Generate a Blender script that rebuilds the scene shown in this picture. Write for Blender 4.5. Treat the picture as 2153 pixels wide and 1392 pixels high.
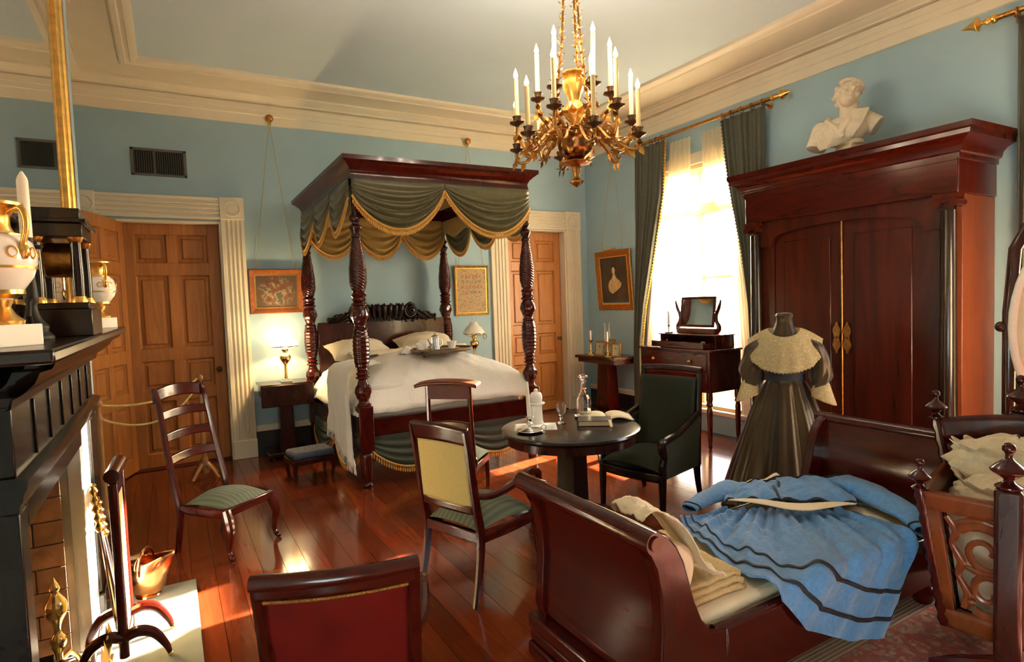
import bpy, math, random
from math import sin, cos, pi, sqrt, atan2, exp
from mathutils import Vector, Matrix, noise
random.seed(7)
for o in list(bpy.data.objects): bpy.data.objects.remove(o)
S = bpy.context.scene
COL = S.collection
# ------------------------------------------------------------------ camera
CAM_H = 1.65
cd = bpy.data.cameras.new('camera'); cam = bpy.data.objects.new('camera', cd); COL.objects.link(cam)
cd.sensor_width = 36.0; cd.lens = 36.0 * 1243.48 / 2153.0; cd.clip_start = 0.05
rx = Vector((0.8643934, -0.50153111, -0.03592496)); up = Vector((0.05709336, 0.02691318, 0.99800603)); fw = Vector((0.49956422, 0.8647209, -0.05189768))
m = Matrix.Identity(4)
for i in range(3):
    m[i][0] = rx[i]; m[i][1] = up[i]; m[i][2] = -fw[i]
m.translation = (0, 0, CAM_H)
cam.matrix_world = m
S.camera = cam
# ------------------------------------------------------------------ world, sun, exposure
SUN_EL = math.radians(17.5); SUN_DIR = Vector((-0.98, -0.20, 0.0)).normalized() * cos(SUN_EL) + Vector((0, 0, -sin(SUN_EL)))
w = bpy.data.worlds.new('sky'); S.world = w; w.use_nodes = True
nt = w.node_tree; bg = nt.nodes['Background']
sk = nt.nodes.new('ShaderNodeTexSky'); sk.sky_type = 'NISHITA'; sk.sun_disc = False
sk.sun_elevation = SUN_EL; sk.sun_rotation = atan2(0.98, 0.20)
sk.air_density = 1.0; sk.dust_density = 3.0
nt.links.new(sk.outputs[0], bg.inputs[0]); bg.inputs[1].default_value = 3.2
sl = bpy.data.lights.new('sun', 'SUN'); sl.energy = 210.0; sl.angle = math.radians(0.7); sl.color = (1.0, 0.92, 0.78)
so = bpy.data.objects.new('sun', sl); COL.objects.link(so); so.rotation_euler = SUN_DIR.to_track_quat('-Z', 'Y').to_euler()
so.location = (12, 7, 6)
def portal(loc, rot, sx, sy):
    l = bpy.data.lights.new('window_portal', 'AREA'); l.shape = 'RECTANGLE'; l.size = sx; l.size_y = sy; l.cycles.is_portal = True
    o = bpy.data.objects.new('window_portal', l); COL.objects.link(o); o.location = loc; o.rotation_euler = rot
portal((5.86, 5.07, 1.8), (0, pi / 2, 0), 3.1, 1.45)
portal((5.86, 0.65, 1.8), (0, pi / 2, 0), 3.1, 1.75)
S.view_settings.view_transform = 'Standard'; S.view_settings.look = 'None'; S.view_settings.gamma = 1.0
S.view_settings.use_curve_mapping = False
S.view_settings.exposure = 0.08
# ------------------------------------------------------------------ mesh helper
class MB:
    def __init__(s): s.v = []; s.f = []; s.M = Matrix.Identity(4); s.uv = None
    def add(s, v, f):
        b = len(s.v); s.v += [tuple(s.M @ Vector(p)) for p in v]; s.f += [tuple(b + i for i in q) for q in f]; return s
    def box(s, x0, x1, y0, y1, z0, z1):
        return s.add([(x0, y0, z0), (x1, y0, z0), (x1, y1, z0), (x0, y1, z0), (x0, y0, z1), (x1, y0, z1), (x1, y1, z1), (x0, y1, z1)],
                     [(0, 3, 2, 1), (4, 5, 6, 7), (0, 1, 5, 4), (1, 2, 6, 5), (2, 3, 7, 6), (3, 0, 4, 7)])
    def frus(s, b, z0, t, z1):
        (ax0, ax1, ay0, ay1) = b; (bx0, bx1, by0, by1) = t
        return s.add([(ax0, ay0, z0), (ax1, ay0, z0), (ax1, ay1, z0), (ax0, ay1, z0), (bx0, by0, z1), (bx1, by0, z1), (bx1, by1, z1), (bx0, by1, z1)],
                     [(0, 3, 2, 1), (4, 5, 6, 7), (0, 1, 5, 4), (1, 2, 6, 5), (2, 3, 7, 6), (3, 0, 4, 7)])
    def prism(s, poly, a0, a1, ax='y'):
        n = len(poly)
        def P(p, a):
            if ax == 'y': return (p[0], a, p[1])
            if ax == 'x': return (a, p[0], p[1])
            return (p[0], p[1], a)
        v = [P(p, a0) for p in poly] + [P(p, a1) for p in poly]
        f = [tuple(range(n)), tuple(range(2 * n - 1, n - 1, -1))] + [(i, i + n, (i + 1) % n + n, (i + 1) % n) for i in range(n)]
        return s.add(v, f)
    def strip(s, prof, path):          # profile (proj,z) swept along straight path in plan: list of (point, outward dir)
        n = len(prof); v = []; f = []
        for (p, d) in path:
            for (a, z) in prof: v.append((p[0] + d[0] * a, p[1] + d[1] * a, z))
        for k in range(len(path) - 1):
            for i in range(n - 1):
                f.append((k * n + i, (k + 1) * n + i, (k + 1) * n + i + 1, k * n + i + 1))
        return s.add(v, f)
    def lathe(s, prof, n=24, c=(0, 0, 0), fn=None, steps=0, cap=True, ax='z'):
        pr = [(r, z) for r, z in prof]
        if not steps and n <= 24 and len(pr) >= 7:
            q = []
            for k in range(len(pr) - 1):
                p0, p1, p2, p3 = pr[max(0, k - 1)], pr[k], pr[k + 1], pr[min(len(pr) - 1, k + 2)]
                for j in range(3):
                    f_ = j / 3; q.append(tuple(.5 * (2 * b + (c_ - a) * f_ + (2 * a - 5 * b + 4 * c_ - d) * f_ * f_ + (3 * b - a - 3 * c_ + d) * f_ ** 3) for a, b, c_, d in zip(p0, p1, p2, p3)))
            pr = [(max(.001, r), z) for r, z in q] + [pr[-1]]
        if steps:
            q = []; z0 = pr[0][1]; z1 = pr[-1][1]
            for i in range(steps + 1):
                z = z0 + (z1 - z0) * i / steps
                for k in range(len(pr) - 1):
                    if pr[k][1] <= z <= pr[k + 1][1] + 1e-9:
                        t = (z - pr[k][1]) / max(1e-9, pr[k + 1][1] - pr[k][1]); t = t * t * (3 - 2 * t)
                        q.append((pr[k][0] + (pr[k + 1][0] - pr[k][0]) * t, z)); break
            pr = q
        v = []; f = []
        for (r, z) in pr:
            for j in range(n):
                a = 2 * pi * j / n; rr = fn(r, z, a) if fn else r
                x, y = rr * cos(a), rr * sin(a)
                v.append((c[0] + x, c[1] + y, c[2] + z) if ax == 'z' else ((c[0] + z, c[1] + x, c[2] + y) if ax == 'x' else (c[0] + y, c[1] + z, c[2] + x)))
        for i in range(len(pr) - 1):
            for j in range(n):
                f.append((i * n + j, i * n + (j + 1) % n, (i + 1) * n + (j + 1) % n, (i + 1) * n + j))
        if cap:
            f.append(tuple(range(n - 1, -1, -1))); f.append(tuple((len(pr) - 1) * n + j for j in range(n)))
        return s.add(v, f)
    def tube(s, pts, r, n=8, flat=(1, 1), closed=False, upv=(0, 0, 1)):
        P = [Vector(p) for p in pts]; N = len(P); v = []; f = []
        R = r if isinstance(r, (list, tuple)) else [r] * N
        a = None
        for i in range(N):
            if closed: t = (P[(i + 1) % N] - P[i - 1])
            else: t = P[min(i + 1, N - 1)] - P[max(i - 1, 0)]
            t = t.normalized() if t.length > 1e-9 else Vector((0, 0, 1))
            if a is None:
                u = Vector(upv)
                if abs(t.dot(u)) > 0.95: u = Vector((1, 0, 0)) if abs(t.x) < .9 else Vector((0, 1, 0))
                a = t.cross(u).normalized()
            else:
                a2_ = a - t * a.dot(t); a = a2_.normalized() if a2_.length > 1e-6 else t.orthogonal().normalized()
            b = a.cross(t).normalized()
            for j in range(n):
                q = 2 * pi * j / n + pi / n
                v.append(P[i] + a * (cos(q) * R[i] * flat[0]) + b * (sin(q) * R[i] * flat[1]))
        K = N if closed else N - 1
        for i in range(K):
            for j in range(n):
                i2 = (i + 1) % N
                f.append((i * n + j, i * n + (j + 1) % n, i2 * n + (j + 1) % n, i2 * n + j))
        if not closed:
            f.append(tuple(range(n - 1, -1, -1))); f.append(tuple((N - 1) * n + j for j in range(n)))
        return s.add(v, f)
    def grid(s, nu, nv, fn, wrap=False):
        v = [fn(i / nu, j / nv) for j in range(nv + 1) for i in range(nu + (0 if wrap else 1))]
        W = nu if wrap else nu + 1; f = []
        for j in range(nv):
            for i in range(nu):
                f.append((j * W + i, j * W + (i + 1) % W, (j + 1) * W + (i + 1) % W, (j + 1) * W + i))
        return s.add(v, f)
    def ball(s, c, r, nu=14, nv=8):
        r = r if isinstance(r, (list, tuple)) else (r, r, r)
        return s.grid(nu, nv, lambda u, t: (c[0] + r[0] * cos(2 * pi * u) * sin(pi * (.001 + .998 * t)), c[1] + r[1] * sin(2 * pi * u) * sin(pi * (.001 + .998 * t)), c[2] - r[2] * cos(pi * (.001 + .998 * t))), wrap=True)
    def leaf(s, p, d, nrm, L, W):      # small pointed blade with a keel
        p = Vector(p); d = Vector(d).normalized(); nrm = Vector(nrm).normalized(); a = d.cross(nrm).normalized()
        pts = [p, p + d * L * .45 + a * W, p + d * L, p + d * L * .45 - a * W, p + d * L * .5 + nrm * W * .45, p + d * L * .45 - nrm * W * .2]
        return s.add(pts, [(0, 1, 4), (1, 2, 4), (2, 3, 4), (3, 0, 4), (1, 0, 5), (2, 1, 5), (3, 2, 5), (0, 3, 5)])
    def at(s, x=0, y=0, z=0, rz=0, rx_=0, ry=0):
        s.M = Matrix.Translation((x, y, z)) @ Matrix.Rotation(rz, 4, 'Z') @ Matrix.Rotation(ry, 4, 'Y') @ Matrix.Rotation(rx_, 4, 'X'); return s
    def mesh(s, name, smooth=35):
        me = bpy.data.meshes.new(name); me.from_pydata(s.v, [], s.f); me.update()
        if smooth:
            me.polygons.foreach_set('use_smooth', [True] * len(me.polygons)); me.set_sharp_from_angle(angle=math.radians(smooth))
        return me
def put(name, mb, mat, parent=None, smooth=35, bevel=0, solid=0, sub=0, kind=None, label=None, offs=0, seg=2, remesh=0, fix=True):
    me = mb if isinstance(mb, bpy.types.Mesh) else mb.mesh(name, smooth)
    o = bpy.data.objects.new(name, me); COL.objects.link(o)
    if not me.materials: me.materials.append(mat)
    if parent: o.parent = parent
    if solid:
        md = o.modifiers.new('thick', 'SOLIDIFY'); md.thickness = solid; md.offset = offs
    if remesh:
        md = o.modifiers.new('remesh', 'REMESH'); md.mode = 'VOXEL'; md.voxel_size = remesh; md.use_smooth_shade = True
        md = o.modifiers.new('soft', 'SMOOTH'); md.iterations = 2; md.factor = .5
    if bevel:
        md = o.modifiers.new('bevel', 'BEVEL'); md.width = bevel; md.segments = seg; md.limit_method = 'ANGLE'; md.angle_limit = math.radians(40)
    if sub:
        md = o.modifiers.new('sub', 'SUBSURF'); md.levels = sub; md.render_levels = sub
    if kind: o['kind'] = kind
    if label: o['label'] = label
    return o
def thing(name, label, cat, loc=(0, 0, 0), rz=0, group=None):
    o = bpy.data.objects.new(name, None); COL.objects.link(o); o.location = loc; o.rotation_euler = (0, 0, rz)
    o['label'] = label; o['category'] = cat; o.empty_display_size = .1
    if group: o['group'] = group
    return o
def tag(o, label, cat, group=None):
    o['label'] = label; o['category'] = cat
    if group: o['group'] = group
    return o
def dup(root, loc=None, rz=None, label=None):
    r = root.copy(); COL.objects.link(r)
    if loc: r.location = loc
    if rz is not None: r.rotation_euler = (0, 0, rz)
    if label: r['label'] = label
    for ch in list(root.children):
        c = ch.copy(); COL.objects.link(c); c.parent = r
        for g in list(ch.children):
            d = g.copy(); COL.objects.link(d); d.parent = c
    return r
def struct(name, mb, mat, parent=None, **k):
    return put(name, mb, mat, parent, kind='structure', **k)
def fbm(x, y, z=0, o=3):
    return noise.fractal(Vector((x, y, z)), 1.0, 2.0, o)
# ------------------------------------------------------------------ materials
def base(name):
    mt = bpy.data.materials.new(name); mt.use_nodes = True
    return mt, mt.node_tree, mt.node_tree.nodes['Principled BSDF']
def setp(b, **k):
    for a, v in k.items(): b.inputs[a.replace('_', ' ')].default_value = v
def c4(c): return (c[0], c[1], c[2], 1.0)
def coords(nt, scale=(1, 1, 1), rot=(0, 0, 0), src='Object'):
    tc = nt.nodes.new('ShaderNodeTexCoord'); mp = nt.nodes.new('ShaderNodeMapping')
    mp.inputs['Scale'].default_value = scale; mp.inputs['Rotation'].default_value = rot
    nt.links.new(tc.outputs[src], mp.inputs[0]); return mp.outputs[0]
def ramp(nt, fac, stops):
    r = nt.nodes.new('ShaderNodeValToRGB'); e = r.color_ramp.elements
    while len(e) < len(stops): e.new(.5)
    for i, (p, c) in enumerate(stops): e[i].position = p; e[i].color = c4(c)
    nt.links.new(fac, r.inputs[0]); return r.outputs[0]
def plain(name, col, rough=.5, metal=0, var=.12, scale=8, bump=0, bscale=60, coat=0, sheen=0, trans=0, ior=1.45, spec=.5):
    mt, nt, b = base(name)
    n = nt.nodes.new('ShaderNodeTexNoise'); n.inputs['Scale'].default_value = scale; n.inputs['Detail'].default_value = 3
    nt.links.new(coords(nt), n.inputs['Vector'])
    lo = tuple(x * (1 - var) for x in col); hi = tuple(min(1, x * (1 + var)) for x in col)
    nt.links.new(ramp(nt, n.outputs[0], [(.3, lo), (.7, hi)]), b.inputs['Base Color'])
    setp(b, Roughness=rough, Metallic=metal, IOR=ior)
    b.inputs['Coat Weight'].default_value = coat; b.inputs['Coat Roughness'].default_value = .12
    b.inputs['Sheen Weight'].default_value = sheen; b.inputs['Transmission Weight'].default_value = trans
    b.inputs['Specular IOR Level'].default_value = spec
    if bump:
        n2 = nt.nodes.new('ShaderNodeTexNoise'); n2.inputs['Scale'].default_value = bscale; n2.inputs['Detail'].default_value = 4
        nt.links.new(coords(nt), n2.inputs['Vector'])
        bp_ = nt.nodes.new('ShaderNodeBump'); bp_.inputs['Strength'].default_value = bump; bp_.inputs['Distance'].default_value = .01
        nt.links.new(n2.outputs[0], bp_.inputs['Height']); nt.links.new(bp_.outputs[0], b.inputs['Normal'])
    return mt
def wood(name, c1, c2, rough=.25, scale=(14, 14, 1.2), coat=.4, rnd=0.0, dist=2.5):
    mt, nt, b = base(name)
    co = coords(nt, scale)
    if rnd:
        oi = nt.nodes.new('ShaderNodeObjectInfo'); ad = nt.nodes.new('ShaderNodeVectorMath'); ad.operation = 'ADD'
        mu = nt.nodes.new('ShaderNodeMath'); mu.operation = 'MULTIPLY'; mu.inputs[1].default_value = 37.0
        nt.links.new(oi.outputs['Random'], mu.inputs[0]); nt.links.new(co, ad.inputs[0]); nt.links.new(mu.outputs[0], ad.inputs[1]); co = ad.outputs[0]
    n = nt.nodes.new('ShaderNodeTexNoise'); n.inputs['Scale'].default_value = 1.0; n.inputs['Detail'].default_value = 6; n.inputs['Distortion'].default_value = dist
    nt.links.new(co, n.inputs['Vector'])
    c = ramp(nt, n.outputs[0], [(.22, c1), (.5, tuple((a + d) / 2 for a, d in zip(c1, c2))), (.78, c2)])
    if rnd:
        hs = nt.nodes.new('ShaderNodeHueSaturation'); mr = nt.nodes.new('ShaderNodeMapRange')
        mr.inputs['To Min'].default_value = 1 - rnd; mr.inputs['To Max'].default_value = 1 + rnd
        nt.links.new(oi.outputs['Random'], mr.inputs[0]); nt.links.new(mr.outputs[0], hs.inputs['Value']); nt.links.new(c, hs.inputs['Color']); c = hs.outputs[0]
    nt.links.new(c, b.inputs['Base Color'])
    setp(b, Roughness=rough); b.inputs['Coat Weight'].default_value = coat * .25; b.inputs['Coat Roughness'].default_value = .05; b.inputs['Specular IOR Level'].default_value = .32
    bp_ = nt.nodes.new('ShaderNodeBump'); bp_.inputs['Strength'].default_value = .05; bp_.inputs['Distance'].default_value = .004
    nt.links.new(n.outputs[0], bp_.inputs['Height']); nt.links.new(bp_.outputs[0], b.inputs['Normal'])
    return mt
def stripes(name, c1, c2, freq, axis=0, rough=.8, sheen=.08):
    mt, nt, b = base(name)
    wv = nt.nodes.new('ShaderNodeTexWave'); wv.wave_type = 'BANDS'; wv.bands_direction = 'XYZ'[axis]; wv.inputs['Scale'].default_value = freq
    wv.inputs['Distortion'].default_value = .4
    nt.links.new(coords(nt), wv.inputs['Vector'])
    nt.links.new(ramp(nt, wv.outputs[0], [(.35, c1), (.6, c2)]), b.inputs['Base Color'])
    setp(b, Roughness=rough); b.inputs['Sheen Weight'].default_value = sheen
    return mt
def emit(name, col, st):
    mt, nt, b = base(name)
    setp(b, Roughness=.4); b.inputs['Base Color'].default_value = c4(col)
    b.inputs['Emission Color'].default_value = c4(col); b.inputs['Emission Strength'].default_value = st
    return mt
def lace(name, col, hole=18.0, dens=.5, rough=.9, trans=.35):
    mt, nt, b = base(name)
    co = coords(nt)
    vo = nt.nodes.new('ShaderNodeTexVoronoi'); vo.inputs['Scale'].default_value = hole
    nt.links.new(co, vo.inputs['Vector'])
    n = nt.nodes.new('ShaderNodeTexNoise'); n.inputs['Scale'].default_value = hole * .5; nt.links.new(co, n.inputs['Vector'])
    mx = nt.nodes.new('ShaderNodeMath'); mx.operation = 'ADD'; nt.links.new(vo.outputs['Distance'], mx.inputs[0]); nt.links.new(n.outputs[0], mx.inputs[1])
    al = ramp(nt, mx.outputs[0], [(.62, (1, 1, 1)), (.92, (dens, dens, dens))])
    out = nt.nodes['Material Output']
    tl = nt.nodes.new('ShaderNodeBsdfTranslucent'); tl.inputs[0].default_value = c4(col)
    ms = nt.nodes.new('ShaderNodeMixShader'); ms.inputs[0].default_value = trans
    b.inputs['Base Color'].default_value = c4(col); setp(b, Roughness=rough)
    nt.links.new(b.outputs[0], ms.inputs[1]); nt.links.new(tl.outputs[0], ms.inputs[2])
    tr = nt.nodes.new('ShaderNodeBsdfTransparent'); m2 = nt.nodes.new('ShaderNodeMixShader')
    nt.links.new(al, m2.inputs[0]); nt.links.new(tr.outputs[0], m2.inputs[1]); nt.links.new(ms.outputs[0], m2.inputs[2])
    nt.links.new(m2.outputs[0], out.inputs[0])
    return mt
def glassy(name, col=(1, 1, 1), rough=.0, ior=1.45):
    mt, nt, b = base(name); out = nt.nodes['Material Output']
    g = nt.nodes.new('ShaderNodeBsdfGlass'); g.inputs[0].default_value = c4(col); g.inputs['Roughness'].default_value = rough; g.inputs['IOR'].default_value = ior
    nt.links.new(g.outputs[0], out.inputs[0]); return mt
def thin_glass(name, refl=.12):
    mt, nt, b = base(name); out = nt.nodes['Material Output']
    t = nt.nodes.new('ShaderNodeBsdfTransparent'); g = nt.nodes.new('ShaderNodeBsdfGlossy'); g.inputs['Roughness'].default_value = .03
    lw = nt.nodes.new('ShaderNodeLayerWeight'); lw.inputs[0].default_value = .35
    mr = nt.nodes.new('ShaderNodeMapRange'); mr.inputs['To Min'].default_value = refl * .3; mr.inputs['To Max'].default_value = refl * 5; nt.links.new(lw.outputs['Facing'], mr.inputs[0])
    ms = nt.nodes.new('ShaderNodeMixShader'); nt.links.new(mr.outputs[0], ms.inputs[0]); nt.links.new(t.outputs[0], ms.inputs[1]); nt.links.new(g.outputs[0], ms.inputs[2])
    nt.links.new(ms.outputs[0], out.inputs[0]); return mt

M = {}
M['wall'] = plain('blue_wall_paint', (.31, .445, .515), .6, var=.03, scale=3, bump=.06, bscale=220)
M['ceil'] = plain('ceiling_paint', (.55, .67, .74), .8, var=.02, scale=2)
M['cream'] = plain('cream_woodwork', (.74, .67, .52), .45, var=.03, scale=4)
M['floor'] = wood('floorboards', (.095, .0145, .004), (.15, .027, .0075), .13, (16, 1.1, 16), .35, rnd=.28, dist=1.6)
M['under'] = plain('subfloor', (.02, .008, .004), .9)
M['mah'] = wood('mahogany', (.022, .0022, .0012), (.058, .0052, .0021), .16, (9, 9, 2.0), .25)
M['mahx'] = wood('mahogany_across', (.022, .0022, .0012), (.058, .0052, .0021), .16, (2.0, 9, 9), .25)
M['mahy'] = wood('mahogany_along', (.022, .0022, .0012), (.058, .0052, .0021), .16, (9, 2.0, 9), .25)
M['dark'] = wood('dark_mahogany', (.014, .0035, .0022), (.045, .008, .004), .2, (9, 9, 2.5), .25)
M['flame'] = wood('flame_veneer', (.014, .003, .002), (.068, .0085, .0036), .2, (4, 4, .6), .2, dist=1.6)
M['orange'] = wood('orange_and_lit_mahogany', (.080, .015, .0042), (.125, .028, .0075), .35, (14, 14, 1.0), .3)  # orange wood, also light painted on one side of wardrobe and cradle
M['ebony'] = wood('ebonised_wood', (.006, .003, .002), (.016, .006, .0035), .2, (9, 9, 2), .2)
M['doorw'] = wood('door_grained_wood', (.27, .09, .018), (.43, .17, .044), .38, (12, 12, .9), .15)
M['pine'] = wood('pale_post_wood', (.25, .10, .03), (.36, .16, .05), .35, (20, 20, 2), .3)
M['marble'] = plain('black_marble', (.010, .0075, .006), .22, var=.5, scale=7, coat=.1, spec=.3)
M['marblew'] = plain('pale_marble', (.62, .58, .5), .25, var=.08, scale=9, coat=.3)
M['hearth'] = plain('grey_hearth_slab', (.17, .165, .13), .6, var=.12, scale=6)
M['gilt'] = plain('gilding', (.78, .46, .12), .3, 1.0, var=.2, scale=30, bump=.1, bscale=80)
M['gilt2'] = plain('worn_bronze_gilding', (.36, .17, .042), .34, 1.0, var=.3, scale=40, bump=.15, bscale=90)
M['brass'] = plain('polished_brass', (.85, .60, .22), .18, 1.0, var=.08)
M['bronze'] = plain('dark_bronze', (.10, .055, .025), .35, .8, var=.2)
M['bronzeg'] = plain('dark_gilt_bronze', (.26, .11, .03), .22, 1.0, var=.2)
M['iron'] = plain('blackened_iron', (.02, .018, .016), .5, .6)
M['silver'] = plain('polished_silver', (.82, .80, .76), .12, 1.0, var=.04)
M['copper'] = plain('polished_copper', (.80, .36, .14), .18, 1.0, var=.15, scale=12)
M['porc'] = plain('white_porcelain', (.84, .80, .74), .12, var=.02, coat=.5)
M['linen'] = plain('white_linen', (.86, .83, .77), .9, var=.02, bump=.35, bscale=45)
M['pillow'] = plain('cream_pillowcase', (.80, .70, .52), .9, var=.04, bump=.15, bscale=30)
M['tan'] = plain('tan_wool_blanket', (.56, .40, .19), .95, var=.12, scale=60, bump=.5, bscale=150)
M['creamcl'] = plain('cream_cotton', (.72, .60, .40), .9, var=.05, bump=.25, bscale=120)
M['matt'] = plain('cream_ticking', (.80, .68, .48), .9, var=.04, bump=.3, bscale=60)
M['blue'] = plain('blue_wool', (.065, .19, .40), .85, var=.16, scale=50, bump=.3, bscale=140, sheen=.3)
M['black'] = plain('black_braid', (.012, .012, .018), .8)
M['olive'] = plain('olive_taffeta', (.060, .052, .018), .38, var=.15, scale=14, sheen=.1)
M['goldlin'] = plain('gold_lining', (.28, .17, .035), .5, var=.12, scale=14, sheen=.2)
M['fringe'] = plain('gold_fringe', (.44, .22, .035), .6, var=.3, scale=120)
M['skirtg'] = plain('dark_green_bed_skirt', (.022, .028, .016), .42, var=.15, sheen=.1)
M['drape'] = plain('grey_green_drape', (.070, .066, .042), .8, var=.08, scale=20, sheen=.05)
M['green'] = stripes('green_striped_rep', (.080, .088, .045), (.046, .052, .026), 9.0, 0)
M['greeny'] = stripes('green_striped_rep_across', (.080, .088, .045), (.046, .052, .026), 9.0, 1)
M['greenp'] = plain('dark_green_upholstery', (.017, .019, .010), .8, var=.12, scale=60, sheen=.05, spec=.25, bump=.15, bscale=200)
M['teal'] = plain('green_velvet', (.075, .095, .065), .8, var=.1, sheen=.05)
M['yellow'] = plain('yellow_horsehair_cloth', (.60, .47, .17), .7, var=.06, scale=90, bump=.25, bscale=200)
M['red'] = plain('red_leather', (.10, .0045, .003), .36, var=.25, scale=6, coat=.1, spec=.3)
M['silk'] = plain('dark_brown_silk', (.015, .0072, .0034), .36, var=.25, scale=9, sheen=.2)
M['silk'].node_tree.nodes['Principled BSDF'].inputs['Specular Tint'].default_value = (1.0, .72, .42, 1)
M['mah_lit'] = wood('lit_carved_mahogany', (.10, .020, .006), (.19, .045, .013), .25, (9, 9, 3), .3)  # lighter mahogany: light falling on the cradle's foot end, put into the colour
M['lace'] = lace('cream_lace', (.66, .54, .30), 120, .55, trans=.2)
M['net'] = lace('window_lace', (.86, .80, .64), 26, .985, trans=.6)
M['plaster'] = plain('bust_plaster', (.70, .60, .44), .8, var=.06, scale=14, bump=.2, bscale=60)
M['wax'] = plain('candle_wax', (.86, .70, .34), .45, var=.03)
M['waxw'] = plain('white_candle_wax', (.84, .78, .66), .45, var=.03)
M['flm'] = emit('lit_bulb', (1.0, .62, .25), 26.0)
M['glass'] = glassy('crystal_glass')
M['pane'] = thin_glass('window_glass', .06)
M['shadeg'] = plain('frosted_glass_shade', (.92, .89, .80), .35, var=.02, trans=.0)
M['mirror'] = plain('mirror_silvering', (.80, .80, .78), .03, 1.0, var=.01)
M['brick'] = plain('soot_stained_brick', (.27, .13, .06), .9, var=.45, scale=9, bump=.5, bscale=40)
M['soot'] = plain('grey_sooty_mortar', (.26, .23, .18), .9, var=.25, scale=5)
M['log'] = plain('log_bark', (.10, .05, .025), .9, var=.4, scale=20, bump=.8, bscale=30)
M['paper'] = plain('aged_paper', (.76, .66, .44), .85, var=.05, scale=20)
M['leatherb'] = plain('brown_book_leather', (.03, .014, .008), .4, var=.2)
M['cane'] = plain('woven_tray', (.16, .10, .05), .6, var=.2, scale=60)
M['rope'] = plain('yellow_rope', (.42, .30, .09), .8, var=.25, scale=80)
M['ventd'] = plain('vent_dark', (.012, .010, .009), .8)
M['ventm'] = plain('vent_metal', (.10, .11, .10), .6, .2)
M['blk'] = plain('black_baseboard_paint', (.012, .012, .012), .3, var=.2, coat=.3)
M['grass'] = plain('embroidered_seat', (.05, .06, .10), .8, var=.5, scale=40)
M['fold'] = plain('grey_linen_fold', (.30, .30, .24), .85, var=.06)
M['net2'] = plain('ruffled_net', (.62, .53, .36), .95, var=.10, scale=30, bump=.4, bscale=90)
M['sash'] = plain('window_sash_paint', (.55, .40, .18), .5, var=.04)

def smooth_pts(P, n=16):
    out = []
    for i in range(n + 1):
        t = i / n * (len(P) - 1); k = min(len(P) - 2, int(t)); f = t - k
        p0, p1, p2, p3 = P[max(0, k - 1)], P[k], P[k + 1], P[min(len(P) - 1, k + 2)]
        out.append(tuple(.5 * (2 * b + (c - a) * f + (2 * a - 5 * b + 4 * c - d) * f * f + (3 * b - a - 3 * c + d) * f ** 3) for a, b, c, d in zip(p0, p1, p2, p3)))
    return out
def stube(mb, P, R, n=8, k=18, **kw):
    RR = [q[0] for q in smooth_pts([(r,) for r in R], k)] if isinstance(R, (list, tuple)) else R
    return mb.tube(smooth_pts(P, k), RR, n, **kw)
M['mahm'] = wood('dull_mahogany', (.045, .0050, .0025), (.10, .010, .004), .55, (2.0, 9, 9), 0)
# ------------------------------------------------------------------ room shell
X0, X1, Y0, Y1, ZC = -0.75, 5.495, -3.4, 7.172, 4.0
fl = struct('floor', MB().box(X0 - .1, X1 + .1, Y0 - .1, 7.75, -.12, -.025), M['under'])
pw = .13
plank_len = [2.6, 3.3, 4.1]
plank_mesh = [MB().box(.0012, pw - .0012, .0015, L - .0015, -.024, 0).mesh('plank') for L in plank_len]
for me in plank_mesh: me.materials.append(M['floor'])
ncol = int((X1 - X0) / pw) + 1
for i in range(ncol):
    y = Y0 - random.random() * 2.0
    while y < 7.35:
        k = random.randrange(3)
        if y + plank_len[k] > Y0 + .6:
            o = put('plank', plank_mesh[k], M['floor'], fl); o.location = (X0 + i * pw, y, 0)
        y += plank_len[k]
def wall_boxes(mb, u0, u1, z0, z1, holes, put_):
    us = sorted(set([u0, u1] + [h[0] for h in holes] + [h[1] for h in holes])); zs = sorted(set([z0, z1] + [h[2] for h in holes] + [h[3] for h in holes]))
    for a, b in zip(us, us[1:]):
        run = None
        for c, d in zip(zs, zs[1:]):
            hole = any(h[0] <= a and b <= h[1] and h[2] <= c and d <= h[3] for h in holes)
            if hole:
                if run: put_(a, b, run[0], run[1]); run = None
            else: run = (run[0], d) if run else (c, d)
        if run: put_(a, b, run[0], run[1])
D1 = (-.58, .54, 0, 2.61); D2 = (4.10, 5.10, 0, 2.645); W1 = (4.38, 5.76, .28, 3.18); W2 = (-.22, 1.5, .28, 3.18); W3 = (1.3, 3.5, .28, 3.18)
mb = MB(); wall_boxes(mb, X0 - .3, X1 + .4, -.1, 4.4, [D1, D2], lambda a, b, c, d: mb.box(a, b, Y1, Y1 + .25, c, d))
mb.box(D1[0] - .1, D1[1] + .1, Y1 + .45, Y1 + .5, -.1, 2.8); mb.box(D2[0] - .1, D2[1] + .1, Y1 + .45, Y1 + .5, -.1, 2.8)
for D_ in (D1, D2):
    mb.box(D_[0] - .1, D_[0] - .05, Y1 + .25, Y1 + .45, -.1, 2.8).box(D_[1] + .05, D_[1] + .1, Y1 + .25, Y1 + .45, -.1, 2.8).box(D_[0] - .05, D_[1] + .05, Y1 + .25, Y1 + .45, 2.75, 2.8)
struct('wall_back', mb, M['wall'])
mb = MB(); wall_boxes(mb, Y0 - .3, Y1, -.1, 4.4, [W1, W2], lambda a, b, c, d: mb.box(X1, X1 + .35, a, b, c, d)); struct('wall_right', mb, M['wall'])
mb = MB(); wall_boxes(mb, X0, X1, -.1, 4.4, [], lambda a, b, c, d: mb.box(a, b, Y0 - .3, Y0, c, d)); struct('wall_front', mb, M['wall'])
FB = (2.30, 3.52, -.1, 1.08)          # fire opening in the chimney breast
BX = -.47
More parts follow.
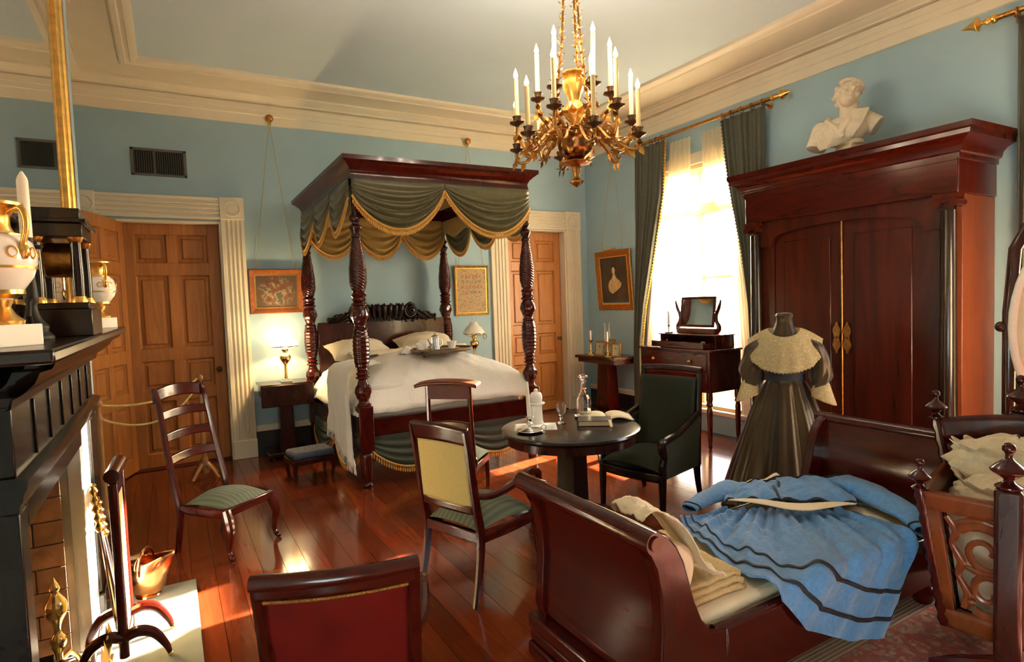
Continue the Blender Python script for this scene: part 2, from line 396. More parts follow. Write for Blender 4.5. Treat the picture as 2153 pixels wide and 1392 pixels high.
mb = MB(); mb.box(X0 - .3, X0, Y0, Y1, -.1, 4.4) if 0 else None
wall_boxes(mb, Y0, Y1, -.1, 4.4, [FB], lambda a, b, c, d: mb.box(X0 - .3, X0, a, b, c, d))
wall_boxes(mb, 1.2, 4.86, -.1, 4.4, [FB], lambda a, b, c, d: mb.box(X0, BX, a, b, c, d))
struct('wall_left', mb, M['wall'])
# ceiling: flat border and a raised framed field
mb = MB(); PX0, PX1, PY0, PY1 = -.27, 4.90, -1.3, 6.65
mb.box(X0 - .3, X1 + .3, PY1, Y1 + .3, ZC, ZC + .4).box(X0 - .3, X1 + .3, Y0 - .3, PY0, ZC, ZC + .4).box(X0 - .3, PX0, PY0, PY1, ZC, ZC + .4).box(PX1, X1 + .3, PY0, PY1, ZC, ZC + .4)
cl_ = struct('ceiling', mb, M['cream'])
put('ceiling_field', MB().box(PX0, PX1, PY0, PY1, ZC + .02, ZC + .3), M['ceil'], cl_, label='pale blue raised ceiling field')
CROWN = [(0, 3.70), (.022, 3.705), (.03, 3.79), (.042, 3.80), (.047, 3.845), (.052, 3.85), (.056, 3.905), (.035, 3.908), (.035, 3.916), (.085, 3.922), (.088, 3.935), (.125, 3.955), (.145, 3.975), (.16, 3.977), (.16, 4.001)]
e = .25
struct('trim_1', MB().strip(CROWN, [((X0, Y1), (1, -1)), ((X1, Y1), (-1, -1))]), M['cream'], smooth=25)
struct('trim_2', MB().strip(CROWN, [((X1, Y1), (-1, -1)), ((X1, Y0), (-1, 1))]), M['cream'], smooth=25)
struct('trim_3', MB().strip(CROWN, [((X0, 4.86), (1, 1)), ((X0, Y1), (1, -1))]), M['cream'], smooth=25)
struct('trim_4', MB().strip(CROWN, [((BX, 1.2), (1, -1)), ((BX, 4.86), (1, 1)), ((X0, 4.86), (1, 1))]), M['cream'], smooth=25)
FRM = [(0, .0), (.0, -.022), (.015, -.035), (.05, -.035), (.062, -.02), (.085, -.02), (.095, -.03), (.12, -.026), (.15, -.008), (.155, .03)]
def frame_side(name, a, b, da, db):
    struct(name, MB().strip([(p, ZC + z) for p, z in FRM], [(a, da), (b, db)]), M['cream'], smooth=25)
frame_side('trim_5', (PX0, PY1), (PX1, PY1), (1, -1), (-1, -1)); frame_side('trim_6', (PX1, PY1), (PX1, PY0), (-1, -1), (-1, 1))
frame_side('trim_7', (PX0, PY0), (PX0, PY1), (1, 1), (1, -1))
# baseboards: black with a cream cap
def baseboard(name, x0, x1, y0, y1):
    b = struct(name, MB().box(x0, x1, y0, y1, 0, .275), M['blk'], bevel=.004)
    dx, dy = (0, .004) if x1 - x0 > y1 - y0 else (.004, 0)
    put('cap_moulding', MB().box(x0 - dx, x1 + dx, y0 - dy, y1 + dy, .275, .345), M['cream'], b, bevel=.008, label='cream cap moulding')
baseboard('baseboard_back', .775, 3.86, Y1 - .022, Y1)
baseboard('baseboard_right', X1 - .022, X1, 5.80, 7.15)
baseboard('baseboard_front', X1 - .022, X1, 1.55, 4.3)
# ---- doors
def pilaster(x0, x1, y, z1):
    mb = MB(); n = 4; w_ = x1 - x0; e = .028; f = (w_ - 2 * e) / n
    poly = [(x0, y), (x0, y - .035)]
    for k in range(n):
        a = x0 + e + k * f
        poly += [(a + .006, y - .035), (a + f * .3, y - .019), (a + f * .7, y - .019), (a + f - .006, y - .035)]
    poly += [(x1, y - .035), (x1, y)]
    return mb.prism(poly[::-1], .205, z1, 'z')
def door(name, D, cw, casing_l, casing_r, ch):
    x0, x1, _, z1 = D; y = Y1
    mb = MB().box(x0, x0 + .02, y - .012, y + .25, 0, z1).box(x1 - .02, x1, y - .012, y + .25, 0, z1).box(x0 + .02, x1 - .02, y - .012, y + .25, z1 - .02, z1)
    d = struct(name, mb, M['cream'])
    put('threshold', MB().box(x0 + .02, x1 - .02, y + .02, y + .42, -.01, .011), M['mahm'], d, bevel=.003)
    for (a, b) in ((x0 - cw, x0), (x1, x1 + cw)):
        if a < X0: a = X0
        put('casing_pilaster', pilaster(a, b, y, ch - cw), M['cream'], d, smooth=20)
        put('plinth_block', MB().box(a - .006, b + .006, y - .05, y, 0, .205), M['cream'], d, bevel=.006)
        k = put('corner_block', MB().box(a - .006, b + .006, y - .045, y, ch - cw, ch + .012), M['cream'], d, bevel=.005)
        cx, cz = (a + b) / 2, ch - cw / 2
        r = MB(); r.M = Matrix.Translation((cx, y - .045, cz)) @ Matrix.Rotation(pi / 2, 4, 'X')
        q = cw * .38
        r.lathe([(q, -.002), (q, .010), (q * .86, .014), (q * .78, .003), (q * .55, .003), (q * .5, .010), (q * .2, .013), (.002, .013)], 28)
        put('roundel', r, M['cream'], k)
    hb = MB(); e = .02; f = (cw - 2 * e) / 4; z0 = ch - cw
    poly = [(y, z0), (y - .035, z0)]
    for k in range(4):
        a = z0 + e + k * f
        poly += [(y - .035, a + .006), (y - .02, a + f * .3), (y - .02, a + f * .7), (y - .035, a + f - .006)]
    poly += [(y - .035, ch), (y, ch)]
    put('casing_header', hb.prism(poly, x0, x1, 'x'), M['cream'], d, smooth=20)
    return d
def leaf(parent, w_, h, M4, knob=None, rows=(.36, .92, .36, .66)):
    """door leaf in local coordinates x 0..w, y 0..-.045, z 0..h, placed by matrix M4"""
    mb = MB(); mb.M = M4
    st = .11; mid = .10; gap = .0
    tot = sum(rows); avail = h - .16 - .13 - .13 * (len(rows) - 1) + .03
    hs = [r * avail / tot for r in rows]
    mb.box(0, st, -.045, 0, 0, h).box(w_ - st, w_, -.045, 0, 0, h)
    z = h - .12; mb.box(st, w_ - st, -.045, 0, z, h); cells = []
    for i, hh in enumerate(hs):
        cells.append((z - hh, z)); mb.box(w_ / 2 - mid / 2, w_ / 2 + mid / 2, -.045, 0, z - hh, z); z -= hh
        t = .13 if i < len(hs) - 1 else z
        mb.box(st, w_ - st, -.045, 0, z - t, z); z -= t
    L = put('door_leaf', mb, M['doorw'], parent, bevel=.003)
    for (a, b) in cells:
        for (u, v) in ((st, w_ / 2 - mid / 2), (w_ / 2 + mid / 2, w_ - st)):
            p = MB(); p.M = M4
            p.frus((u, v, 0, 0), 0, (u, v, 0, 0), 0) if 0 else None
            i1, i2 = .014, .04
            y0, y1, y2 = -.028, -.016, -.034
            vs = []
            for (ins, yy) in ((0, -.036), (i1, y1), (i2, y1), (i2 + .014, y2)):
                vs += [(u + ins, yy, a + ins), (v - ins, yy, a + ins), (v - ins, yy, b - ins), (u + ins, yy, b - ins)]
            fs = []
            for q in range(3):
                for j in range(4): fs.append((q * 4 + j, q * 4 + (j + 1) % 4, q * 4 + 4 + (j + 1) % 4, q * 4 + 4 + j))
            fs.append((12, 13, 14, 15)); p.add(vs, fs)
            put('panel', p, M['doorw'], L, smooth=20)
    if knob:
        k = MB(); k.M = M4 @ Matrix.Translation((knob[0], -.045, knob[1])) @ Matrix.Rotation(pi / 2, 4, 'X')
        k.lathe([(.02, 0), (.02, .006), (.009, .01), (.009, .03), (.026, .045), (.028, .058), (.018, .068), (.002, .07)], 14)
        put('door_knob', k, M['bronze'], L, label='dark door knob')
    return L
d1 = door('door_1', D1, .23, None, None, 2.865)
leaf(d1, .90, 2.585, Matrix.Translation((-.385, 7.335, .012)), (.83, 1.0))
a2 = atan2(7.30 - 6.50, -.40 + .70)
leaf(d1, .84, 2.59, Matrix.Translation((-.70, 6.50, .012)) @ Matrix.Rotation(a2, 4, 'Z'))
d2 = door('door_2', D2, .255, None, None, 2.905)
leaf(d2, .95, 2.61, Matrix.Translation((4.125, 7.335, .012)), (.88, 1.05))
# ---- windows
def window(name, W, axis):
    u0, u1, z0, z1 = W; mid = (u0 + u1) / 2
    def B(mb, a, b, c, d, o0, o1):
        return mb.box(X1 + o0, X1 + o1, a, b, c, d) if axis == 'x' else mb.box(a, b, Y0 - o1, Y0 - o0, c, d)
    f = MB(); B(f, u0, u0 + .05, z0, z1, .0, .33); B(f, u1 - .05, u1, z0, z1, .0, .33); B(f, u0 + .05, u1 - .05, z1 - .05, z1, .0, .33); B(f, u0 + .05, u1 - .05, z0, z0 + .04, .0, .33)
    wn = struct(name, f, M['sash'], bevel=.004)
    c = MB(); B(c, u0 - .13, u0, z0 - .05, z1, -.03, .0); B(c, u1, u1 + .13, z0 - .05, z1, -.03, .0); B(c, u0 - .13, u1 + .13, z1, z1 + .13, -.03, 0)
    put('window_casing', c, M['cream'], wn, bevel=.006)
    put('window_sill', B(MB(), u0 - .1, u1 + .1, z0 - .05, z0, -.07, 0.05), M['cream'], wn, bevel=.008)
    for (a, b) in ((u0 + .05, mid - .03), (mid + .03, u1 - .05)):
        for (c_, d_) in ((z0 + .04, 1.05), (1.05, 1.84), (1.84, 2.62), (2.70, z1 - .05)):
            put('pane', B(MB(), a, b, c_ + .015, d_ - .015, .12, .124), M['pane'], wn)
    s = MB(); B(s, mid - .045, mid + .045, z0 + .04, 2.60, .08, .14); B(s, u0 + .05, u1 - .05, 2.60, 2.72, .07, .15)
    for zz in (1.05, 1.84): B(s, u0 + .05, mid - .045, zz - .015, zz + .015, .11, .14); B(s, mid + .045, u1 - .05, zz - .015, zz + .015, .11, .14)
    B(s, mid - .02, mid + .02, 2.72, z1 - .05, .11, .14)
    put('sash_bars', s, M['sash'], wn)
    return wn
window('window_1', W1, 'x'); window('window_2', W2, 'x')
# ---- wall vent
v = thing('wall_vent', 'dark louvred air vent with grey metal frame, on blue wall over the panelled doors', 'vent', (0, Y1, 3.2))
put('vent_frame', MB().box(-.25, .25, -.012, 0, -.14, -.115).box(-.25, .25, -.012, 0, .115, .14).box(-.25, -.22, -.012, 0, -.14, .14).box(.22, .25, -.012, 0, -.14, .14), M['ventm'], v, bevel=.003)
put('vent_back', MB().box(-.22, .22, -.004, 0, -.115, .115), M['ventd'], v)
put('divider', MB().box(-.048, -.036, -.012, -.004, -.115, .115), M['ventm'], v)
sl_m = None
for k in range(22):
    x = -.212 + k * .0202
    b = MB(); b.at(x, -.006, 0, 1.2).box(-.006, .006, -.001, .001, -.112, .112); put('slat', b, M['ventm'], v)
# ------------------------------------------------------------------ fireplace
SH = 1.575
fp = thing('fireplace', 'black marble fireplace with deep moulded mantel shelf on the chimney wall', 'fireplace', (BX, 3.05, 0))
def FX(mb, x0, x1, y0, y1, z0, z1): return mb.box(x0 - BX, x1 - BX, y0 - 3.05, y1 - 3.05, z0, z1)
put('shelf', FX(MB(), BX, -.235, 1.72, 4.34, SH - .035, SH), M['ebony'], fp, bevel=.008)
CM = [(.0, 1.40), (.02, 1.405), (.025, 1.43), (.05, 1.445), (.085, 1.475), (.10, 1.505), (.13, 1.515), (.145, 1.541), (.0, 1.541)]
mb = MB(); fx = .07
mb.strip([(fx + a, z) for a, z in CM], [((0, 2.12 - 3.05), (1, -1)), ((0, 4.09 - 3.05), (1, 1))])
mb.strip([(a, z) for a, z in CM], [((0, 2.12 - 3.05), (1, -1)), ((fx, 2.12 - 3.05), (1, -1))])
mb.strip([(a, z) for a, z in CM], [((fx, 4.09 - 3.05), (1, 1)), ((0, 4.09 - 3.05), (1, 1))])
put('bed_moulding', mb, M['ebony'], fp, smooth=25)
put('frieze', FX(MB(), BX, -.40, 2.14, 4.07, 1.19, 1.42), M['marble'], fp, bevel=.004)
for k in range(6): put('frieze_rib', FX(MB(), -.40, -.392, 2.42 + k * .28, 2.44 + k * .28, 1.21, 1.39), M['marble'], fp, bevel=.003)
mb = MB(); LM = [(.0, 1.10), (.004, 1.105), (.008, 1.125), (.014, 1.13), (.018, 1.155), (.026, 1.165), (.03, 1.19), (.0, 1.20)]
mb.strip([(fx + a, z) for a, z in LM], [((0, 2.13 - 3.05), (1, -.15)), ((0, 4.10 - 3.05), (1, .15))])
for yy, dd in ((2.13, -.15), (4.10, .15)):
    P_ = [(fx + a, z) for a, z in LM]; mb.add([(p, yy - 3.05 + dd * p, z) for p, z in P_] + [(0, yy - 3.05, z) for p, z in P_], [(i, i + 1, len(P_) + i + 1, len(P_) + i) for i in range(len(P_) - 1)])
put('lintel_moulding', mb, M['marble'], fp, smooth=25)
mb = MB(); FX(mb, BX, -.405, 2.28, 3.54, 1.02, 1.10); put('lintel_slip', mb, M['marble'], fp, bevel=.003)
for (a, b) in ((2.12, 2.22), (3.82, 4.09)):
    o = put('pilaster', FX(MB(), BX, -.395, a, b, .16, 1.10), M['marble'], fp, bevel=.006)
    put('pilaster_base', FX(MB(), BX, -.38, a - .02, b + .02, 0, .16), M['marble'], o, bevel=.008)
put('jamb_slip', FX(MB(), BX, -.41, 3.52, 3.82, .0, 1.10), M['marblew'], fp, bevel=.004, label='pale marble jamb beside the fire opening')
put('jamb_slip', FX(MB(), BX, -.41, 2.22, 2.30, .0, 1.10), M['marble'], fp, bevel=.004)
# fire chamber of brick: a real recess
ch = put('fire_chamber', FX(MB(), -1.06, -1.03, 2.28, 3.54, -.02, 1.3), M['soot'], fp)
mb = MB(); FX(mb, -1.03, BX + .002, 2.27, 2.304, .004, 1.074); FX(mb, -1.03, BX + .002, 3.514, 3.55, .004, 1.074); FX(mb, -1.06, BX + .002, 2.27, 3.55, 1.074, 1.12); FX(mb, -1.06, BX + .02, 2.27, 3.55, -.03, .004)
put('chamber_side', mb, M['soot'], fp)
bw, bh = .235, .112
bm_ = MB().box(-.012, 0, .003, bw - .004, .003, bh - .004).mesh('brick'); bm_.materials.append(M['brick'])
bs_ = MB().box(.003, bw - .004, -.012, 0, .003, bh - .004).mesh('brick'); bs_.materials.append(M['brick'])
bh_ = MB().box(-.012, 0, .003, bw / 2 - .004, .003, bh - .004).mesh('brick'); bh_.materials.append(M['brick'])
bsh_ = MB().box(.003, bw / 2 - .004, -.012, 0, .003, bh - .004).mesh('brick'); bsh_.materials.append(M['brick'])
for r in range(9):
    for k in range(-1, 6):
        y = 2.30 + k * bw + (bw / 2 if r % 2 else 0)
        half = y < 2.29 or y + bw > 3.53
        if y + bw < 2.32 or y + bw / 2 > 3.53: continue
        if y < 2.29: y += bw / 2
        o = put('brick', bh_ if half else bm_, M['brick'], ch, bevel=0); o.location = (-1.03 - BX + .012 + random.random() * .006, y - 3.05, r * bh + .01); o.rotation_euler = (random.uniform(-.01, .01), 0, 0)
    xs = [(-.965, 1), (-.965 + bw, 1)] if r % 2 == 0 else [(-.965, .5), (-.965 + bw / 2, 1), (-.965 + 1.5 * bw, .5)]
    for x, f in xs:
        o = put('brick', bs_ if f == 1 else bsh_, M['brick'], ch); o.location = (x - BX, 3.514 - 3.05 - random.random() * .005, r * bh + .01)
hs = tag(put('hearth_slab', MB().box(-.395, .05, 2.0, 4.06, 0.0, .02), M['hearth'], bevel=.004), 'grey stone hearth slab set in the floor before the fireplace', 'hearth')
# andirons and logs
for i, yy in enumerate((2.72, 3.32)):
    an = thing('andiron', ('tall brass andiron with ball finial nearest the near jamb', 'tall brass andiron with ball finial by the sunlit far jamb')[i], 'andiron', (-.52, yy, .022), 0, 'brass andirons in the fireplace'); an.scale = (1, 1, .62 if i == 0 else 1)
    put('standard', MB().lathe([(.05, 0), (.05, .02), (.02, .04), (.016, .10), (.032, .14), (.03, .17), (.014, .2), (.02, .24), (.04, .28), (.045, .31), (.04, .34), (.016, .38), (.022, .40), (.010, .43), (.002, .45)], 16), M['brass'], an)
    put('bar', MB().box(-.42, -.02, -.012, .012, .07, .095), M['iron'], an)
    for s in (-1, 1): put('leg', MB().tube([(0, 0, .06), (.03, s * .05, .07), (.05, s * .09, .03), (.06, s * .1, .0)], .012), M['brass'], an)
    put('leg', MB().tube([(-.40, 0, .08), (-.41, 0, 0)], .012), M['iron'], an)
for i, (x, y, z, rz, L, r) in enumerate(((-.66, 3.0, .165, .06, .82, .058), (-.79, 3.0, .165, -.10, .80, .055), (-.72, 2.98, .265, .25, .72, .052))):
    mb = MB(); mb.at(x, y, z, pi / 2 + rz); n = 14
    mb.lathe([(r * .97, -L / 2), (r, -L / 2 + .01), (r * 1.05, 0), (r, L / 2 - .01), (r * .95, L / 2)], 12, ax='x', fn=lambda q, zz, a: q * (1 + .06 * sin(3 * a + 9 * zz)), steps=0)
    tag(put('log', mb, M['log']), ('rough split log lying at the front of the grate', 'rough split log lying at the back of the grate', 'rough split log laid across the other two in the fire')[i], 'log', 'logs in the fireplace')
# fire tools leaning on the jamb
for i, (y, dx, L) in enumerate(((3.46, .0, .78), (3.60, .02, .68))):
    t = thing('fire_iron', ('brass handled tongs leaning on the jamb by the fire, taller of the pair', 'brass handled poker leaning on the jamb by the fire, shorter of the pair')[i], 'fire tool', (-.30 + dx, y - .02, .022))
    top = Vector((-.075 - dx, .10, L))
    put('shaft', MB().tube([(0, 0, 0), top * .72], .008, 8), M['silver'], t)
    n = 9; mb = MB(); a = top * .72; d = (top * .28); mm = d.to_track_quat('Z', 'Y').to_matrix().to_4x4(); mm.translation = a; mb.M = mm
    hl = d.length
    mb.lathe([(.012 + .010 * (k % 2), hl * k / 10) for k in range(11)] + [(.018, hl * 1.04), (.004, hl * 1.09)], 12); put('handle', mb, M['brass'], t)
# brass fender ornament beside the screen
t = thing('fire_fender', 'openwork brass fender end with pointed leaves standing on the hearth', 'fender', (-.33, 3.05, .02))
mb = MB(); mb.box(-.015, .015, -.62, .28, 0, .03); put('base_rail', mb, M['brass'], t, bevel=.004)
mb = MB()
for k in range(9):
    y = -.56 + k * .1
    mb.leaf((0, y, .03), (0, .15, 1), (1, 0, 0), .17 + .03 * (k % 2), .045)
put('leaf_cresting', mb, M['brass'], t, smooth=0)
# cheval fire screen, edge on
sc_ = thing('fire_screen', 'tall mahogany cheval fire screen seen edge on, standing on the hearth', 'fire screen', (-.262, 3.355, .02), math.radians(-2))
mb = MB()
put('panel', MB().box(-.008, .008, -.12, .12, .14, .80), M['yellow'], sc_, label='yellow cloth screen panel')
for y in (-.135, .135):
    p = put('upright', MB().lathe([(.021, .05), (.021, .30), (.018, .5), (.021, .86)], 14, c=(0, y, 0)), M['mah'], sc_)
    for s in (-1, 1):
        f = stube(MB(), [(0, y, .14), (s * .06, y, .155), (s * .12, y, .13), (s * .165, y, .06), (s * .18, y, .015)], [.026, .026, .023, .016, .011], 10); put('foot', f, M['mah'], p)
        put('caster', MB().ball((s * .182, y, .012), .013, 10, 6), M['brass'], p, label='small brass caster')
mb = MB().tube([(-.0, -.16, .90), (.0, .16, .90)], .032, 14); put('top_roll', mb, M['mah'], sc_)
put('top_rail', MB().box(-.017, .017, -.12, .12, .80, .87), M['mah'], sc_, bevel=.004)
put('bottom_rail', MB().box(-.017, .017, -.12, .12, .09, .14), M['mah'], sc_, bevel=.004)
# copper coal scuttle
s_ = thing('coal_scuttle', 'polished copper coal scuttle with tall handle hoop, on the hearth behind the fire screen', 'scuttle', (-.195, 3.98, .02), math.radians(-25)); s_.scale = (.82, .82, .82)
def scf(u, t):
    a = 2 * pi * u; z = .02 + .24 * t; r = .085 + .05 * sin(pi * min(1, t * .8)) ; lip = (max(0, t - .5) * .16) * max(0, cos(a)) ** 2
    return ((r + lip) * cos(a), r * .82 * sin(a), z + lip * .6)
put('body', MB().grid(28, 12, scf, wrap=True), M['copper'], s_, solid=.003)
put('base_ring', MB().lathe([(.075, 0), (.08, .005), (.07, .02), (.085, .026)], 24), M['copper'], s_)
put('bail_handle', MB().tube([(0, .115 * cos(a), .18 + .16 * sin(a)) for a in [pi * k / 14 for k in range(15)]], .010, 8), M['copper'], s_)
put('hood', MB().grid(16, 8, lambda u, t: (-.02 - .10 * t, .11 * sin(pi * (u - .5)) * (1 - .25 * t), .20 + .09 * cos(pi * (u - .5)) * (1 - .3 * t) + .02)), M['copper'], s_, solid=.003)
# ------------------------------------------------------------------ overmantel mirror
mi = thing('overmantel_mirror', 'tall gilt framed mirror standing on the mantel shelf', 'mirror', (BX + .003, 3.05, SH))
put('mirror_glass', MB().box(.004, .016, -1.38, 1.08, .05, 2.2), M['mirror'], mi)
prof = [(.0, .0), (.0, .028), (.02, .043), (.04, .043), (.05, .024), (.065, .024), (.08, .05), (.115, .054), (.135, .048), (.15, .03), (.15, 0)]
for nm, y in (('frame_stile', .985), ('frame_stile', -1.50)):
    mb = MB(); pl = [(d, y + a) for a, d in prof]; mb.prism([(x, yy) for x, yy in pl], .0, 2.35, 'z'); put(nm, mb, M['gilt'], mi, smooth=50)
for z in (2.2, -.0):
    mb = MB(); mb.prism([(d, z + a) for a, d in prof], -1.35, .985, 'y') if z else mb.prism([(d * .5, z + a * .35) for a, d in prof], -1.35, .985, 'y'); put('frame_rail', mb, M['gilt'], mi, smooth=50)
# ------------------------------------------------------------------ things on the mantel
def vase(lab, loc, rz):
    t = thing('mantel_vase', lab, 'vase', loc, rz, 'pair of gilt porcelain urns on the mantel')
    put('plinth', MB().box(-.062, .062, -.062, .062, 0, .058), M['porc'], t, bevel=.003)
    put('foot', MB().lathe([(.050, .058), (.052, .068), (.034, .085), (.024, .105), (.030, .125)], 24), M['gilt'], t)
    body = put('body', MB().lathe([(.030, .125), (.052, .145), (.078, .185), (.088, .22), (.089, .245), (.080, .275), (.060, .295), (.042, .305)], 32), M['porc'], t)
    put('neck', MB().lathe([(.042, .305), (.036, .32), (.036, .345), (.048, .365), (.066, .372), (.066, .38), (.045, .381)], 32), M['gilt'], t)
    for z0, z1, r in ((.205, .212, .0872), (.128, .150, .057), (.292, .298, .061)):
        put('gilt_band', MB().lathe([(r * (1.005 if z1 - z0 < .01 else .62), z0), (r * 1.012, z1 if z1 - z0 < .01 else (z0 + z1) / 2), (r * 1.005, z1)], 32, cap=False), M['gilt'], body)
    for k in range(10):
        a = 2 * pi * k / 10; r = .0895
        mb = MB().tube([(r * cos(a + .13 * cos(q)), r * sin(a + .13 * cos(q)), .247 + .014 * sin(q)) for q in [2 * pi * j / 18 for j in range(18)]], .0022, 6, closed=True); put('gilt_ring', mb, M['gilt'], body)
    for s in (-1, 1):
        mb = stube(MB(), [(0, s * .046, .352), (0, s * .085, .362), (0, s * .10, .335), (0, s * .098, .30), (0, s * .088, .268), (0, s * .092, .25), (0, s * .09, .23)], [.006, .008, .008, .007, .008, .011, .005], 10); put('handle', mb, M['gilt'], t, smooth=70)
    return t
vase('gilt and white porcelain urn at the near end of the mantel', (-.388, 2.04, SH), .9)
vase('gilt and white porcelain urn at the far end of the mantel', (-.345, 4.14, SH), .5)
ck = thing('mantel_clock', 'black portico clock with glossy columns in the middle of the mantel', 'clock', (-.345, 2.84, SH))
put('base', MB().box(-.10, .10, -.17, .17, 0, .10).box(-.092, .092, -.16, .16, .10, .125), M['ebony'], ck, bevel=.004)
put('entablature', MB().box(-.085, .085, -.155, .155, .365, .415).box(-.10, .10, -.17, .17, .415, .43).box(-.08, .08, -.15, .15, .43, .47), M['ebony'], ck, bevel=.003)
for x in (-.06, .06):
    for y in (-.125, .125):
        c = put('column', MB().lathe([(.019, .145), (.0205, .22), (.017, .35)], 18, c=(x, y, 0)), M['ebony'], ck)
        put('column_base', MB().lathe([(.027, .125), (.027, .132), (.021, .147)], 18, c=(x, y, 0)), M['gilt'], c)
        put('capital', MB().lathe([(.017, .345), (.027, .362), (.027, .366)], 18, c=(x, y, 0)), M['gilt2'], c)
put('clock_drum', MB().lathe([(.001, -.05), (.062, -.05), (.066, -.045), (.066, .045), (.062, .05), (.001, .05)], 24, c=(0, 0, .29), ax='x'), M['gilt2'], ck)
put('pendulum', MB().tube([(0, 0, .23), (0, 0, .17)], .004, 6).ball((0, 0, .16), (.006, .022, .022)), M['brass'], ck)
def mantel_stick(lab, loc, L):
    t = thing('mantel_candlestick', lab, 'candlestick', loc, 0, 'dark candlesticks on the mantel')
    put('base', MB().lathe([(.052, 0), (.054, .012), (.04, .03), (.042, .045), (.024, .07), (.014, .11), (.02, .14), (.012, .24), (.02, .285), (.038, .298), (.04, .305), (.02, .31), (.018, .33)], 20), M['iron'], t)
    put('stem_scroll', MB().tube([(0, .03, .05), (0, .055, .08), (0, .04, .12), (0, .015, .13)], .008).tube([(0, -.03, .05), (0, -.055, .08), (0, -.04, .12), (0, -.015, .13)], .008), M['iron'], t)
    put('candle', MB().lathe([(.0165, .32), (.0155, .32 + L - .03), (.013, .32 + L - .02), (.003, .32 + L)], 14), M['waxw'], t)
mantel_stick('dark candlestick with tall white pointed candle behind the near urn', (-.38, 2.42, SH), .22)
mantel_stick('dark candlestick with white candle between clock and far urn', (-.37, 3.66, SH), .245)
# ------------------------------------------------------------------ rope barrier by the doors
def stanchion(lab, loc):
    t = thing('rope_stanchion', lab, 'stanchion', loc, 0, 'rope barrier posts')
    put('post', MB().lathe([(.021, .10), (.023, .2), (.02, .85), (.03, .87), (.031, .89), (.022, .91), (.020, .97), (.031, .99), (.031, 1.012), (.018, 1.03), (.003, 1.034)], 14), M['pine'], t)
    mb = MB()
    put('base_block', MB().lathe([(.035, .06), (.038, .1), (.034, .2), (.024, .22)], 12), M['pine'], t)
    for k in range(4):
        a = pi / 4 + k * pi / 2
        put('foot', MB().tube([(.03 * cos(a), .03 * sin(a), .15), (.09 * cos(a), .09 * sin(a), .10), (.16 * cos(a), .16 * sin(a), .02)], [.022, .018, .015], 8), M['pine'], t)
stanchion('pale wooden rope post standing behind the ladder back chair', (.22, 6.53, 0))
stanchion('wooden rope post half hidden behind the fireplace', (-.49, 5.25, 0))
for i, (z0, z1, sag) in enumerate(((.985, 1.0, .10), (.80, .93, .20))):
    P = []; A = Vector((.20, 6.51, z1)); B = Vector((-.475, 5.27, z0 if i == 0 else .88))
    for k in range(21):
        t = k / 20; q = A.lerp(B, t); q.z -= sag * 4 * t * (1 - t) * (1 - .2 * t); P.append(q)
    tag(put('barrier_rope', MB().tube(P, .009, 8), M['rope']), ('upper yellow rope of the barrier before the doors', 'lower sagging yellow rope of the barrier before the doors')[i], 'rope')
